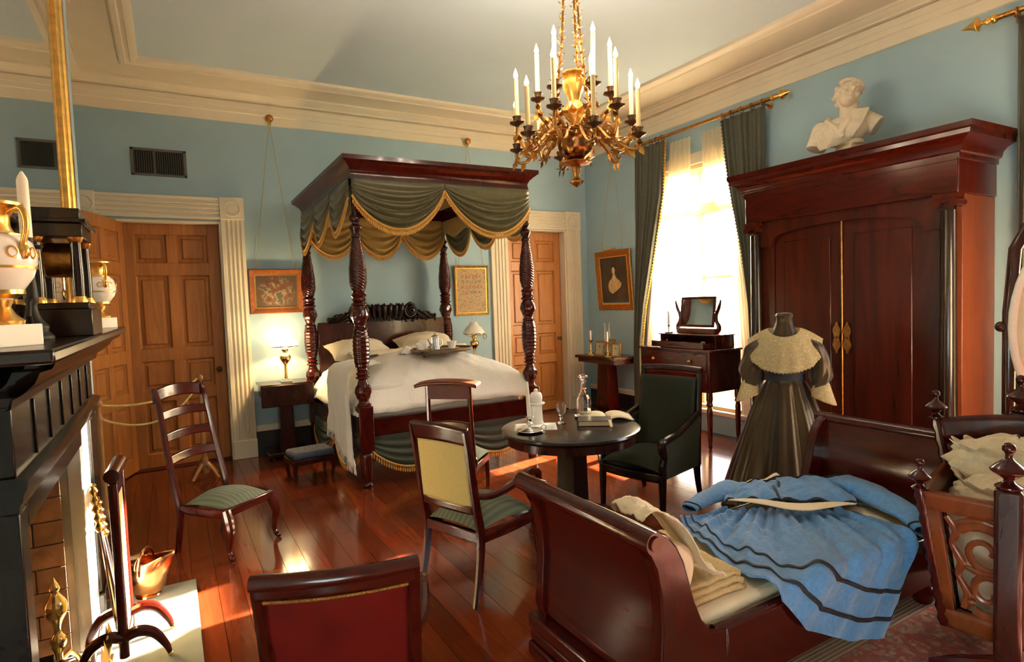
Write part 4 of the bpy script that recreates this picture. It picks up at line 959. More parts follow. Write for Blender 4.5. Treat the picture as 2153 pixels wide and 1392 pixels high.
flat([(-.15, -.05), (-.10, -.0), (-.05, .035), (-.03, .07), (.03, .07), (.05, .03), (.11, -.01), (.14, -.07), (.13, -.14), (.06, -.19), (-.03, -.15), (-.12, -.10)], .0102, gw, 'painted_figure')
flat([(-.032, .02), (-.018, .05), (-.018, .10), (.018, .10), (.020, .05), (.036, .02), (.0, -.02)], .0108, sk_, 'painted_neck')
mb = MB(); mb.tube([(-.12, .05, .445), (.12, .05, .445)], .014, 10); mb.tube([(0, .0, .41), (0, .03, .44), (0, .05, .445)], .005, 6); put('picture_light', mb, M['brass'], pt, label='small brass picture light on the frame')
flat(ell(0, .165, .056, .075), .0106, hr, 'painted_hair'); flat(ell(.004, .140, .034, .048), .0118, sk_, 'painted_face')
for ex in (-.011, .017): flat(ell(ex, .147, .005, .0022, 10), .0131, plain('painted_eye_shade', (.22, .12, .06), .5), 'painted_eye')
flat(ell(.004, .113, .007, .0025, 10), .0131, plain('painted_lips', (.35, .10, .06), .5), 'painted_mouth')
# ------------------------------------------------------------------ curtains of the window in view
def rod(name, lab, x, y0, y1, z, ends, rings):
    t = thing(name, lab, 'curtain rod', (0, 0, 0))
    put('pole', MB().tube([(x, y0, z), (x, y1, z)], .020, 12), M['gilt2'], t)
    for y, s in ends:
        mb = MB(); mb.M = Matrix.Translation((x, y, z)) @ (Matrix.Rotation(-pi / 2, 4, 'X') if s > 0 else Matrix.Rotation(pi / 2, 4, 'X'))
        mb.lathe([(.022, 0), (.032, .01), (.032, .03), (.018, .04), (.03, .06), (.018, .075), (.014, .10), (.05, .12), (.045, .135), (.028, .16), (.012, .20), (.002, .235)], 16); put('finial', mb, M['gilt'], t, label='gilt arrow shaped finial')
    for y in rings:
        put('ring', MB().tube([(x + .034 * cos(a), y + .004 * sin(a), z + .034 * sin(a) - .012) for a in [2 * pi * k / 16 for k in range(16)]], .006, 6, closed=True, upv=(0, 1, 0)), M['gilt2'], t)
    for y in (y0 + .10, y1 - .10):
        put('bracket', MB().tube([(x, y, z - .022), (x + .05, y, z - .03), (X1 - .002, y, z - .03)], .010, 8).lathe([(.03, 0), (.034, .006), (.02, .02)], 14, c=(X1 - .02, y, z - .03), ax='x'), M['gilt2'], t)
    return t
RX, RZ = 5.36, 3.585
rod('curtain_rod', 'gilt curtain rod with arrow finials over the bright window', RX, 3.90, 6.0, RZ, ((3.90, -1), (6.0, 1)), [4.0, 4.13, 4.26, 4.39, 4.50, 5.42, 5.52, 5.63, 5.76, 5.88])
rod('curtain_rod', 'dark curtain rod with gilt arrow finial high above the wardrobe end of the wall', 5.36, -.75, 2.02, RZ, ((2.02, 1), (-.75, -1)), [1.9, 1.78, 1.66, 1.54])
def interp(tab, z):
    for (z0, a), (z1, b) in zip(tab, tab[1:]):
        if z <= z0 and z >= z1: t = (z0 - z) / (z0 - z1); return tuple(p + (q - p) * t for p, q in zip(a, b))
    return tab[-1][1]
def drape(name, lab, tab, folds, amp, mat, nx=110, nz=44, x=RX, trim=None, grp=None, cat='curtain', th=.006):
    ztop, zbot = tab[0][0], tab[-1][0]
    def fn(u, t):
        z = ztop + (zbot - ztop) * t; (a, b) = interp(tab, z)
        wv = sin(2 * pi * folds * u + .8 * sin(3 * t + u * 4)) + .35 * sin(2 * pi * folds * 2.3 * u + 2 * t)
        sq = min(1, abs(b - a) / .35)
        return (x + .012 + amp * wv * (.55 + .45 * t), a + (b - a) * u + .012 * sin(9 * t + 8 * u) * t, z + .004 * wv)
    t = thing(name, lab, cat, (0, 0, 0), 0, grp)
    put('cloth', MB().grid(nx, nz, fn), mat, t, solid=th, smooth=80)
    if trim:
        uu = trim[0]; mb = MB(); n = 90
        mb.tube([fn(uu, k / n) for k in range(n + 1)], .010, 6)
        for k in range(n): mb.ball(tuple(a + b for a, b in zip(fn(uu, (k + .5) / n), (-.012, 0, 0))), .011, 6, 4)
        put('edge_trim', mb, trim[1], t, kind='stuff')
    return t
drape('window_drape', 'heavy grey green drape hanging between portrait and dresser, gold edged', [(RZ - .045, (5.93, 5.38)), (2.9, (5.96, 5.44)), (2.2, (5.98, 5.62)), (1.5, (6.0, 5.80)), (1.0, (6.01, 5.87)), (.02, (6.03, 5.88))], 6.5, .030, M['drape'], trim=(1.0, M['fringe']), grp='drapes of the window in view')
drape('window_drape', 'heavy grey green drape hanging beside the wardrobe', [(RZ - .045, (4.53, 3.99)), (2.9, (4.46, 4.0)), (2.2, (4.33, 4.0)), (1.5, (4.22, 4.01)), (1.0, (4.18, 4.02)), (.02, (4.20, 4.01))], 6.5, .030, M['drape'], trim=(0.0, M['drape']), grp='drapes of the window in view')
lx = RX + .065
def lacep(lab, tab, nf):
    ztop, zbot = tab[0][0], tab[-1][0]
    def fn(u, t):
        z = ztop + (zbot - ztop) * t; (a, b) = interp(tab, z)
        return (lx + .016 * sin(2 * pi * nf * u + 3 * t), a + (b - a) * u, z - .05 * sin(pi * u) * (t > .97) + .012 * sin(40 * t) * (u > .985))
    t = thing('lace_panel', lab, 'curtain', (0, 0, 0), 0, 'lace curtains of the window in view')
    put('cloth', MB().grid(70, 60, fn), M['net'], t, smooth=80)
lacep('sheer lace curtain panel nearer the corner, drawn to the gold edged drape', [(3.50, (5.36, 5.03)), (3.0, (5.42, 5.05)), (2.4, (5.62, 5.03)), (1.8, (5.74, 4.99)), (1.2, (5.82, 4.97)), (.95, (5.86, 5.02))], 5)
lacep('sheer lace curtain panel nearer the wardrobe, hanging below the dresser top', [(3.50, (4.86, 4.50)), (3.0, (4.86, 4.46)), (2.4, (4.54, 4.36)), (1.8, (4.46, 4.26)), (1.2, (4.44, 4.2)), (.66, (4.40, 4.18))], 6)
drape('window_drape', 'heavy grey green drape at the window behind the standing mirror', [(RZ - .045, (1.90, 1.46)), (2.2, (1.90, 1.58)), (.02, (1.90, 1.62))], 5, .03, M['drape'], nx=70, nz=20)
# ------------------------------------------------------------------ wardrobe
ar = thing('wardrobe', 'huge dark mahogany wardrobe with flame veneer doors and turned columns', 'wardrobe', (5.18, 2.945, 0))
AX, AY = 5.18, 2.945
def A_(mb, x0, x1, y0, y1, z0, z1): return mb.box(x0 - AX, x1 - AX, y0 - AY, y1 - AY, z0, z1)
put('side_panel', A_(MB(), 4.95, 5.46, 2.065, 2.105, .16, 2.30), M['orange'], ar, bevel=.004); put('side_panel', A_(MB(), 4.95, 5.46, 3.785, 3.825, .16, 2.30), M['mah'], ar, bevel=.004)  # near side orange: window light on it is put into the colour
put('back_panel', A_(MB(), 5.44, 5.46, 2.1, 3.8, .16, 2.30), M['dark'], ar)
put('carcass_front', A_(MB(), 4.95, 5.0, 2.105, 2.30, .16, 2.30), M['flame'], ar); put('carcass_front', A_(MB(), 4.95, 5.0, 3.59, 3.785, .16, 2.30), M['flame'], ar)
put('plinth', A_(MB(), 4.86, 5.46, 2.05, 3.84, 0, .17), M['dark'], ar, bevel=.01)
for i, (y0, y1) in enumerate(((2.30, 2.944), (2.948, 3.59))):
    d = put('door', A_(MB(), 4.96, 4.99, y0, y1, .19, 2.24), M['flame'], ar, bevel=.004)
    put('door_panel', A_(MB(), 4.950, 4.962, y0 + .10, y1 - .10, .32, 2.10), M['flame'], d, bevel=.006)
    ye = 2.90 if i == 0 else 2.99
    mb = MB(); pts = []
    for k in range(28):
        a = 2 * pi * k / 28; zz = .135 * cos(a); yy = .030 * sin(a) * (1 + .35 * cos(6 * a)); pts.append((yy + ye - AY, zz + 1.23))
    mb.prism(pts, 4.938 - AX, 4.951 - AX, 'x')
    e_ = put('escutcheon', mb, M['gilt2'], d, smooth=0, label='pierced brass escutcheon')
    put('keyhole', MB().lathe([(.008, 0), (.008, .004)], 10, c=(4.935 - AX, ye - AY, 1.23), ax='x'), M['iron'], d)
put('meeting_strip', MB().tube([(4.948 - AX, 2.946 - AY, .19), (4.948 - AX, 2.946 - AY, 2.22)], .008, 8), M['gilt2'], ar, label='brass strip between the doors')
# arched header with a shallow recess
mb = MB()
n = 24; P = [(2.105 - AY, 2.06), (2.30 - AY, 2.06)]
for k in range(n + 1):
    t = k / n; y = 2.30 + 1.29 * t; P.append((y - AY, 2.10 + .115 * (sin(pi * t)) ** .35))
P += [(3.59 - AY, 2.06), (3.785 - AY, 2.06), (3.785 - AY, 2.31), (2.105 - AY, 2.31)]
mb.prism(P, 4.91 - AX, 4.952 - AX, 'x'); put('arched_header', mb, M['flame'], ar, smooth=20)
put('entablature', A_(MB(), 4.86, 5.46, 2.055, 3.835, 2.30, 2.54), M['mahy'], ar, bevel=.006)
CP = [(0, 2.535), (.012, 2.54), (.012, 2.575), (.03, 2.585), (.035, 2.60), (.04, 2.625), (.065, 2.655), (.10, 2.675), (.118, 2.685), (.118, 2.715), (.135, 2.725), (.14, 2.765), (-.2, 2.768)]
mb = MB(); mb.strip(CP, [((5.46 - AX, 2.055 - AY), (0, -1)), ((4.86 - AX, 2.055 - AY), (-.75, -.9)), ((4.86 - AX, 3.835 - AY), (-.75, .95)), ((5.46 - AX, 3.835 - AY), (0, 1))])
A_(mb, 4.85, 5.46, 2.06, 3.83, 2.53, 2.766); put('cornice', mb, M['mahy'], ar, smooth=25)
for y in (2.135, 3.755):
    c = put('column', MB().lathe([(.056, .27), (.058, .7), (.048, 2.185)], 28, c=(4.905 - AX, y - AY, 0)), M['ebony'], ar)
    put('column_base', MB().lathe([(.072, .17), (.074, .20), (.064, .22), (.07, .245), (.058, .272)], 24, c=(4.905 - AX, y - AY, 0)), M['mah'], c)
    cp = MB(); A_(cp, 4.835, 4.965, y - .075, y + .075, 2.265, 2.30)
    for s in (-1, 1): cp.tube([(4.845 - AX, y + s * .062 - AY, 2.235), (4.965 - AX, y + s * .062 - AY, 2.235)], .030, 14)
    A_(cp, 4.85, 4.96, y - .06, y + .06, 2.235, 2.266); put('capital', cp, M['mah'], c)
# ------------------------------------------------------------------ plaster bust
bu = thing('portrait_bust', 'cream plaster bust of a draped man looking up, on top of the wardrobe', 'bust', (5.09, 2.95, 2.768), math.radians(-58))
mb = MB()      # local frame: faces -Y
def limb(a, b, r0, r1, k=10, n=16, flat=(1, 1)):
    A = Vector(a); B = Vector(b)
    mb.tube([A.lerp(B, i / k) for i in range(k + 1)], [r0 + (r1 - r0) * i / k for i in range(k + 1)], n, flat=flat)
mb.M = Matrix.Rotation(math.radians(-13), 4, 'Y')
mb.ball((0, .03, .235), (.20, .105, .125), 24, 14); mb.ball((-.07, -.035, .205), (.11, .085, .10), 18, 12); mb.ball((.075, -.035, .205), (.11, .085, .10), 18, 12)
limb((-.15, .03, .285), (-.235, .0, .15), .082, .080); limb((.15, .03, .285), (.245, .0, .17), .082, .082)
mb.ball((-.155, .03, .30), (.075, .08, .07)); mb.ball((.155, .03, .30), (.075, .08, .07))
limb((0, .0, .20), (0, -.02, .09), .12, .085, flat=(1, .8))
for k in range(7):      # mantle folds over the far shoulder
    o = k * .020; mb.tube([(.10 + o, .06, .375 - .2 * o), (.09 + o, -.05, .36 - .25 * o), (.0 + o * 1.1, -.128, .265 - .4 * o), (-.09 + o * 1.1, -.135, .17 - .25 * o), (-.16 + o * 1.2, -.09, .11)], .0125, 8)
for k in range(6):
    o = k * .022; mb.tube([(-.10 - o, .05, .36 - .3 * o), (-.115 - o, -.06, .31 - .4 * o), (-.11 - o, -.10, .20 - .1 * o), (-.10 - o * .9, -.085, .11)], .0125, 8)
mb.tube([(-.07, .06, .38), (-.10, -.03, .345), (-.05, -.125, .24), (-.02, -.14, .15)], .020, 8); mb.tube([(.07, .07, .40), (.10, -.01, .37), (.045, -.115, .27), (-.03, -.14, .19)], .024, 8)
mb.M = Matrix.Identity(4)
limb((0, .03, .28), (-.015, -.01, .43), .080, .064)
HM = Matrix.Translation((-.018, -.022, .50)) @ Matrix.Rotation(math.radians(-30), 4, 'X') @ Matrix.Rotation(math.radians(12), 4, 'Y') @ Matrix.Rotation(math.radians(22), 4, 'Z'); mb.M = HM
mb.ball((0, .015, .02), (.086, .104, .112), 22, 14); mb.ball((0, -.03, -.045), (.064, .066, .075), 18, 12); mb.ball((0, -.080, -.095), (.032, .028, .028))
mb.tube([(0, -.090, .030), (0, -.116, -.002), (0, -.134, -.022), (0, -.108, -.036)], [.011, .015, .022, .012], 8)
for s in (-1, 1):
    mb.tube([(s * .012, -.094, .036), (s * .038, -.094, .043), (s * .064, -.072, .034)], [.012, .014, .010], 8); mb.ball((s * .036, -.082, .012), (.016, .011, .010)); mb.ball((s * .050, -.066, -.030), (.028, .030, .026)); mb.ball((s * .090, .012, -.01), (.014, .026, .036))
mb.tube([(-.028, -.092, -.060), (0, -.104, -.055), (.028, -.092, -.060)], [.005, .010, .005], 8); mb.tube([(-.022, -.090, -.075), (0, -.102, -.076), (.022, -.090, -.075)], [.005, .012, .005], 8)
random.seed(3)
for k in range(64):
    a = random.uniform(0, 2 * pi); e_ = random.uniform(-.3, 1.3); x, y, z = .095 * cos(a) * cos(e_), .022 + .112 * sin(a) * cos(e_), .03 + .118 * sin(e_)
    if y < -.045 and z < .090: continue
    mb.ball((x, y, z), (.024, .024, .021), 8, 6)
for k in range(9):
    a = pi * (k + .5) / 9; mb.ball((.088 * cos(a), -.035 - .045 * sin(a), .075 + .035 * sin(a)), (.020, .018, .020), 8, 6)
mb.M = Matrix.Identity(4)
bb = put('bust_body', mb, M['plaster'], bu, remesh=.0065, smooth=0); bb.modifiers['soft'].iterations = 1; bb.modifiers['remesh'].voxel_size = .0055
put('socle', MB().lathe([(.145, 0), (.145, .02), (.12, .03), (.108, .06), (.115, .085), (.10, .10)], 4, fn=lambda r, z, a: r).lathe([(.105, .09), (.10, .13)], 24), M['plaster'], bu, bevel=.006)
# ------------------------------------------------------------------ dressing table with glass by the window
dr = thing('dressing_chest', 'mahogany dressing chest with open glove drawer on tall legs before the window', 'dresser', (5.08, 4.81, 0), 0)
DX, DY = 5.08, 4.81
def D_(mb, x0, x1, y0, y1, z0, z1): return mb.box(x0 - DX, x1 - DX, y0 - DY, y1 - DY, z0, z1)
put('carcass', D_(MB(), 4.835, 5.33, 4.29, 5.32, .60, 1.03), M['dark'], dr, bevel=.005); put('top', D_(MB(), 4.815, 5.335, 4.27, 5.34, 1.03, 1.052), M['mahy'], dr, bevel=.005)
for (z0, z1) in ((.835, 1.015), (.625, .815)):
    d = put('drawer', D_(MB(), 4.82, 4.86, 4.32, 5.29, z0, z1), M['mahy'], dr, bevel=.006)
    for y in (4.53, 5.07): put('drawer_knob', MB().lathe([(.008, 0), (.008, -.012), (.022, -.02), (.020, -.030), (.004, -.034)], 14, c=(4.82 - DX, y - DY, (z0 + z1) / 2), ax='x'), M['brass'], d)
for x in (4.86, 5.30):
    for y in (4.315, 5.295): put('leg', MB().lathe([(.012, 0), (.022, .03), (.016, .06), (.022, .10), (.028, .3), (.03, .42), (.022, .45), (.036, .47), (.030, .50), (.036, .53), (.034, .60)], 16, c=(x - DX, y - DY, 0), steps=0), M['mah'], dr)
bxs = put('glove_box', D_(D_(D_(MB(), 5.02, 5.31, 4.36, 4.375, 1.052, 1.185), 5.02, 5.31, 5.165, 5.18, 1.052, 1.185), 5.29, 5.31, 4.36, 5.18, 1.052, 1.185), M['mah'], dr)
put('glove_box_top', D_(MB(), 5.0, 5.32, 4.345, 5.195, 1.185, 1.20), M['mahy'], dr, bevel=.004)
gd = put('glove_drawer', D_(D_(D_(D_(MB(), 4.855, 4.87, 4.385, 5.155, 1.058, 1.125), 4.87, 5.25, 4.385, 4.395, 1.058, 1.115), 4.87, 5.25, 5.145, 5.155, 1.058, 1.115), 4.87, 5.25, 4.395, 5.145, 1.056, 1.062), M['mahy'], dr, label='open shallow drawer')
tw = thing('toilet_mirror', 'small tilting dressing mirror on lyre scroll supports standing on the chest', 'mirror', (5.17, 4.74, 1.201), math.radians(0)); tw.scale = (1, 1, 1.12)
for s in (-1, 1):
    pts = [(0, s * .24, .012), (0, s * .285, .03), (0, s * .30, .075), (0, s * .27, .125), (0, s * .265, .18), (0, s * .30, .25), (0, s * .32, .30), (0, s * .33, .335)]
    put('lyre_support', stube(MB(), pts, [.030, .034, .030, .024, .022, .022, .016, .010], 12, k=30, flat=(1, .8)), M['mah'], tw)
put('base_bar', MB().box(-.06, .06, -.27, .27, 0, .052), M['orange'], tw, bevel=.004)
mm_ = MB(); mm_.M = Matrix.Translation((0, 0, .215)) @ Matrix.Rotation(math.radians(9), 4, 'Y')
mm_.box(-.012, .012, -.25, .25, -.155, -.13).box(-.012, .012, -.25, .25, .13, .155).box(-.012, .012, -.25, -.225, -.13, .13).box(-.012, .012, .225, .25, -.13, .13); put('mirror_frame', mm_, M['mahy'], tw, bevel=.004)
mg = MB(); mg.M = mm_.M; mg.box(-.006, .004, -.225, .225, -.13, .13); put('mirror_glass', mg, M['mirror'], tw)
for i, (y, x, lab) in enumerate(((5.04, 4.99, 'small silver topped bottle in the open dresser drawer, nearest the corner'), (4.60, 4.95, 'small brush in the open dresser drawer'), (4.46, 4.94, 'little green glass pot in the open dresser drawer'))):
    o = put(('scent_bottle', 'clothes_brush', 'glass_pot')[i], (MB().lathe([(.018, 0), (.02, .03), (.008, .045), (.012, .06), (.004, .07)], 14) if i == 0 else (MB().box(-.02, .02, -.09, .03, 0, .03).box(-.012, .012, -.2, -.09, .006, .02) if i == 1 else MB().lathe([(.03, 0), (.034, .03), (.02, .05), (.022, .065), (.01, .07)], 16))), (M['silver'], M['linen'], M['teal'])[i], bevel=.004 if i == 1 else 0)
    o.location = (x, y, 1.063); tag(o, lab, ('bottle', 'brush', 'jar')[i])
def chamberstick(lab, loc, L, lean=0, tray=.09):
    t = thing('chamberstick', lab, 'candlestick', loc)
    put('dish', MB().lathe([(.01, 0), (tray * .8, 0), (tray, .012), (tray * .97, .014), (tray * .75, .004), (.012, .006)], 28), M['silver'], t)
    put('stem', MB().lathe([(.03, .004), (.014, .015), (.012, .04), (.022, .055), (.014, .065), (.018, .095), (.026, .10), (.026, .106), (.014, .106)], 18), M['silver'], t)
    put('candle', MB().tube([(0, 0, .095), (lean * .5, 0, .095 + L * .5), (lean, 0, .095 + L)], [.0145, .0135, .0115], 12), M['waxw'], t)
    put('ring_handle', MB().tube([(tray + .018 + .02 * cos(a), 0, .012 + .02 * sin(a)) for a in [2 * pi * k / 14 for k in range(14)]], .004, 6, closed=True), M['silver'], t)
    return t
chamberstick('small silver candlestick with white candle on the dresser beside its mirror', (5.06, 5.08, 1.201), .16, 0, .06)
# ------------------------------------------------------------------ side table with hurricane candlesticks
sd = thing('side_table', 'dark mahogany pedestal side table under the portrait', 'table', (5.235, 6.45, 0))
put('top', MB().box(-.235, .235, -.42, .43, .80, .84), M['dark'], sd, bevel=.006); put('apron', MB().box(-.20, .2, -.39, .40, .74, .80), M['dark'], sd, bevel=.004)
put('pedestal', MB().frus((-.10, .10, -.14, .14), .10, (-.075, .075, -.11, .11), .74), M['mah'], sd, bevel=.008); put('base', MB().box(-.2, .2, -.34, .34, .05, .10), M['dark'], sd, bevel=.01)
for x in (-.16, .16):
    for y in (-.28, .28): put('foot', MB().lathe([(.02, 0), (.035, .012), (.035, .04), (.02, .052)], 12, c=(x, y, 0)), M['dark'], sd)
def hurricane(lab, loc):
    t = thing('hurricane_candlestick', lab, 'candlestick', loc, 0, 'glass shaded candlesticks on the side table')
    put('stick', MB().lathe([(.05, 0), (.05, .01), (.03, .02), (.014, .04), (.018, .07), (.011, .09), (.011, .17), (.02, .18), (.03, .20), (.03, .206), (.014, .21)], 18), M['brass'], t)
    put('candle', MB().lathe([(.013, .205), (.012, .33), (.003, .345)], 12), M['waxw'], t)
    put('glass_shade', MB().lathe([(.034, .205), (.05, .235), (.062, .28), (.052, .34), (.048, .38), (.062, .46)], 24, cap=False), M['pane'], t)
hurricane('glass shaded brass candlestick at the door end of the side table', (5.14, 6.68, .84)); hurricane('glass shaded brass candlestick at the drape end of the side table', (5.08, 6.24, .84))
def small_frame(lab, loc, rz, w_, h_):
    t = thing('photo_frame', lab, 'picture frame', loc, rz, 'little gilt frames on the side table'); tl_ = Matrix.Rotation(math.radians(-12), 4, 'X')
    for (x0, x1, z0, z1) in ((-w_ / 2, w_ / 2, 0, .022), (-w_ / 2, w_ / 2, h_ - .022, h_), (-w_ / 2, -w_ / 2 + .022, .022, h_ - .022), (w_ / 2 - .022, w_ / 2, .022, h_ - .022)):
        mb = MB(); mb.M = tl_; mb.box(x0, x1, -.008, .008, z0, z1); put('frame_side', mb, M['gilt2'], t, bevel=.003)
    mb = MB(); mb.M = tl_; mb.box(-w_ / 2 + .02, w_ / 2 - .02, -.002, .004, .02, h_ - .02); put('photograph', mb, M['fold'], t)
    put('easel_leg', MB().tube([(0, .006, h_ * .7), (0, .075, 0)], .006, 6), M['gilt2'], t)
small_frame('little gilt framed photograph standing between the two shaded candlesticks', (5.12, 6.47, .845), math.radians(-70), .15, .20)
small_frame('little gilt frame behind the drape end candlestick', (5.28, 6.42, .845), math.radians(-75), .12, .22)
small_frame('little gilt frame at the end of the side table touching the drape', (5.10, 6.10, .845), math.radians(-62), .13, .19)
# ------------------------------------------------------------------ dress on a stand
dm = thing('dress_on_stand', 'dark brown silk dress with wide lace collar on a headless dress stand', 'dress', (4.02, 2.84, 0), math.radians(-56))
def skirt(u, t):
    a = 2 * pi * u; z = .98 * (1 - t); r = .135 + .33 * t ** .9
    f = .030 * t ** .5 * (sin(11 * a + 1.2 * sin(2 * a)) + .5 * sin(19 * a + 2))
    return ((r + f) * cos(a) * 1.0, (r * (1.0 + .25 * max(0, sin(a)) * t) + f) * sin(a), max(.01, z))
put('skirt', MB().grid(180, 24, skirt, wrap=True), M['silk'], dm, solid=.004, smooth=80)
def bodice(u, t):
    a = 2 * pi * u; z = .93 + .40 * t
    rx_ = [.135, .125, .15, .175, .185, .165, .075][min(6, int(t * 6))] ; k = t * 6 - min(5, int(t * 6)); L = [.135, .125, .15, .175, .185, .165, .075]; i = min(5, int(t * 6)); rx_ = L[i] + (L[i + 1] - L[i]) * k
    Ly = [.125, .115, .135, .15, .13, .10, .065]; ry = Ly[i] + (Ly[i + 1] - Ly[i]) * k
    f = .006 * sin(22 * a) * (t < .6)
    return ((rx_ + f) * cos(a), (ry + f) * sin(a), z)
put('bodice', MB().grid(64, 24, bodice, wrap=True), M['silk'], dm, smooth=80)
put('waistband', MB().lathe([(.141, .925), (.145, .945), (.140, .985), (.135, 1.03), (.148, 1.07)], 40, cap=False, fn=lambda r, z, a: r * (1 - .07 * sin(a) ** 2)), M['black'], dm, solid=.004)
for s in (-1, 1):
    pts = [(s * .13, .0, 1.27), (s * .195, .0, 1.215), (s * .232, -.01, 1.12), (s * .245, -.04, 1.02), (s * .235, -.085, .95)]
    rr = [q[0] for q in smooth_pts([(r,) for r in (.055, .066, .064, .072, .056)], 24)]; pts = smooth_pts(pts, 24)
    sm = MB().grid(26, 30, lambda u, t: (lambda i, k: (lambda P, r: (P[0] + r * cos(2 * pi * u), P[1] + r * sin(2 * pi * u) * 1.0, P[2] + .02 * cos(2 * pi * u) * s))(
        [pts[i][j] + (pts[i + 1][j] - pts[i][j]) * k for j in range(3)], (rr[i] + (rr[i + 1] - rr[i]) * k) * (1 + .10 * sin(7 * 2 * pi * u + 9 * t) + .06 * sin(16 * t + 2 * pi * u))))(min(23, int(t * 24)), t * 24 - min(23, int(t * 24))), wrap=True)
    sl_ = put('sleeve', sm, M['silk'], dm, solid=.003, smooth=80)
    cf = MB().grid(30, 8, lambda u, t: (s * (.235 + .025 * t) + (.056 + .022 * t + .006 * sin(20 * pi * u) * t) * cos(2 * pi * u), -.085 - .05 * t + (.045 + .025 * t) * sin(2 * pi * u), .965 - (.12 + .05 * cos(2 * pi * u + (0 if s > 0 else pi))) * t + .02 * cos(2 * pi * u) * s), wrap=True)
    put('lace_cuff', cf, M['lace'], sl_, solid=.002, smooth=80, label='cream lace cuff')
def collar(u, t):
    a = 2 * pi * u; f = 1 if sin(a) < .2 else 1
    rx_ = .108 + .150 * t; ry = .108 + .075 * t + .03 * max(0, -sin(a)) * t
    drop = .06 * max(0, -sin(a)) * (1 - t) + t ** 1.35 * (.085 + .235 * max(0, -sin(a)) ** .6)
    pl = .005 * sin(14 * a) * t
    return ((rx_ + pl) * cos(a), (ry + pl) * sin(a), 1.365 - drop + .006 * sin(60 * a) * (t > .97))
put('lace_collar', MB().grid(170, 22, collar, wrap=True), M['lace'], dm, solid=.002, smooth=80, label='wide cream lace collar')
put('stand_neck', MB().lathe([(.12, 1.25), (.10, 1.30), (.082, 1.345), (.066, 1.385), (.058, 1.41), (.056, 1.44), (.062, 1.46), (.054, 1.478), (.02, 1.482)], 28, fn=lambda r, z, a: r * (1 + .03 * sin(12 * a))), M['silk'], dm)
pf = MB()
put('stand_foot', MB().lathe([(.16, .0), (.16, .02), (.03, .04), (.02, .5), (.02, .95)], 20), M['dark'], dm)
# ------------------------------------------------------------------ rug
def rug_mat():
    mt, nt, b = base('oriental_rug'); co = coords(nt, (1, 1, 1))
    v1 = nt.nodes.new('ShaderNodeTexVoronoi'); v1.inputs['Scale'].default_value = 11; v1.feature = 'F1'; v1.distance = 'MANHATTAN'; v1.inputs['Randomness'].default_value = .35; nt.links.new(co, v1.inputs['Vector'])
    v2 = nt.nodes.new('ShaderNodeTexVoronoi'); v2.inputs['Scale'].default_value = 42; v2.distance = 'MANHATTAN'; nt.links.new(co, v2.inputs['Vector'])
    a = ramp(nt, v1.outputs['Distance'], [(.0, (.46, .35, .18)), (.22, (.09, .095, .11)), (.34, (.40, .065, .04)), (.8, (.32, .055, .04))])
    c = ramp(nt, v2.outputs['Color'], [(.2, (.38, .06, .035)), (.45, (.09, .09, .08)), (.6, (.48, .38, .21)), (.8, (.28, .09, .05))])
    mx = nt.nodes.new('ShaderNodeMix'); mx.data_type = 'RGBA'; mx.inputs[0].default_value = .45; nt.links.new(a, mx.inputs[6]); nt.links.new(c, mx.inputs[7])
    no = nt.nodes.new('ShaderNodeTexNoise'); no.inputs['Scale'].default_value = 160; nt.links.new(co, no.inputs['Vector'])
    bp_ = nt.nodes.new('ShaderNodeBump'); bp_.inputs['Strength'].default_value = .5; bp_.inputs['Distance'].default_value = .004; nt.links.new(no.outputs[0], bp_.inputs['Height']); nt.links.new(bp_.outputs[0], b.inputs['Normal'])
    nt.links.new(mx.outputs[2], b.inputs[0]); setp(b, Roughness=.95); return mt
M['rug'] = rug_mat(); M['border'] = stripes('rug_border_bands', (.38, .30, .16), (.26, .06, .035), 16, 0, .95)
M['bordery'] = stripes('rug_border_bands_across', (.38, .30, .16), (.26, .06, .035), 16, 1, .95)
rg = thing('oriental_rug', 'worn red and beige oriental rug under the sleigh bed and cradle', 'rug', (3.2, .65, 0))
put('field', MB().box(-1.15, 1.45, -1.05, .85, .0, .012), M['rug'], rg)
for nm, bx_, mm in (('border_band', (-1.45, -1.15, -1.35, 1.15), M['border']), ('border_band', (1.45, 1.75, -1.35, 1.15), M['border']), ('border_band', (-1.15, 1.45, .85, 1.15), M['bordery']), ('border_band', (-1.15, 1.45, -1.35, -1.05), M['bordery'])):
    put(nm, MB().box(bx_[0], bx_[1], bx_[2], bx_[3], 0, .0125), mm, rg)
mb = MB()
for k in range(160):
    x = -1.44 + k * .02; mb.box(x, x + .006, 1.15, 1.21, 0, .006)
put('knotted_fringe', mb, M['tan'], rg, kind='stuff')
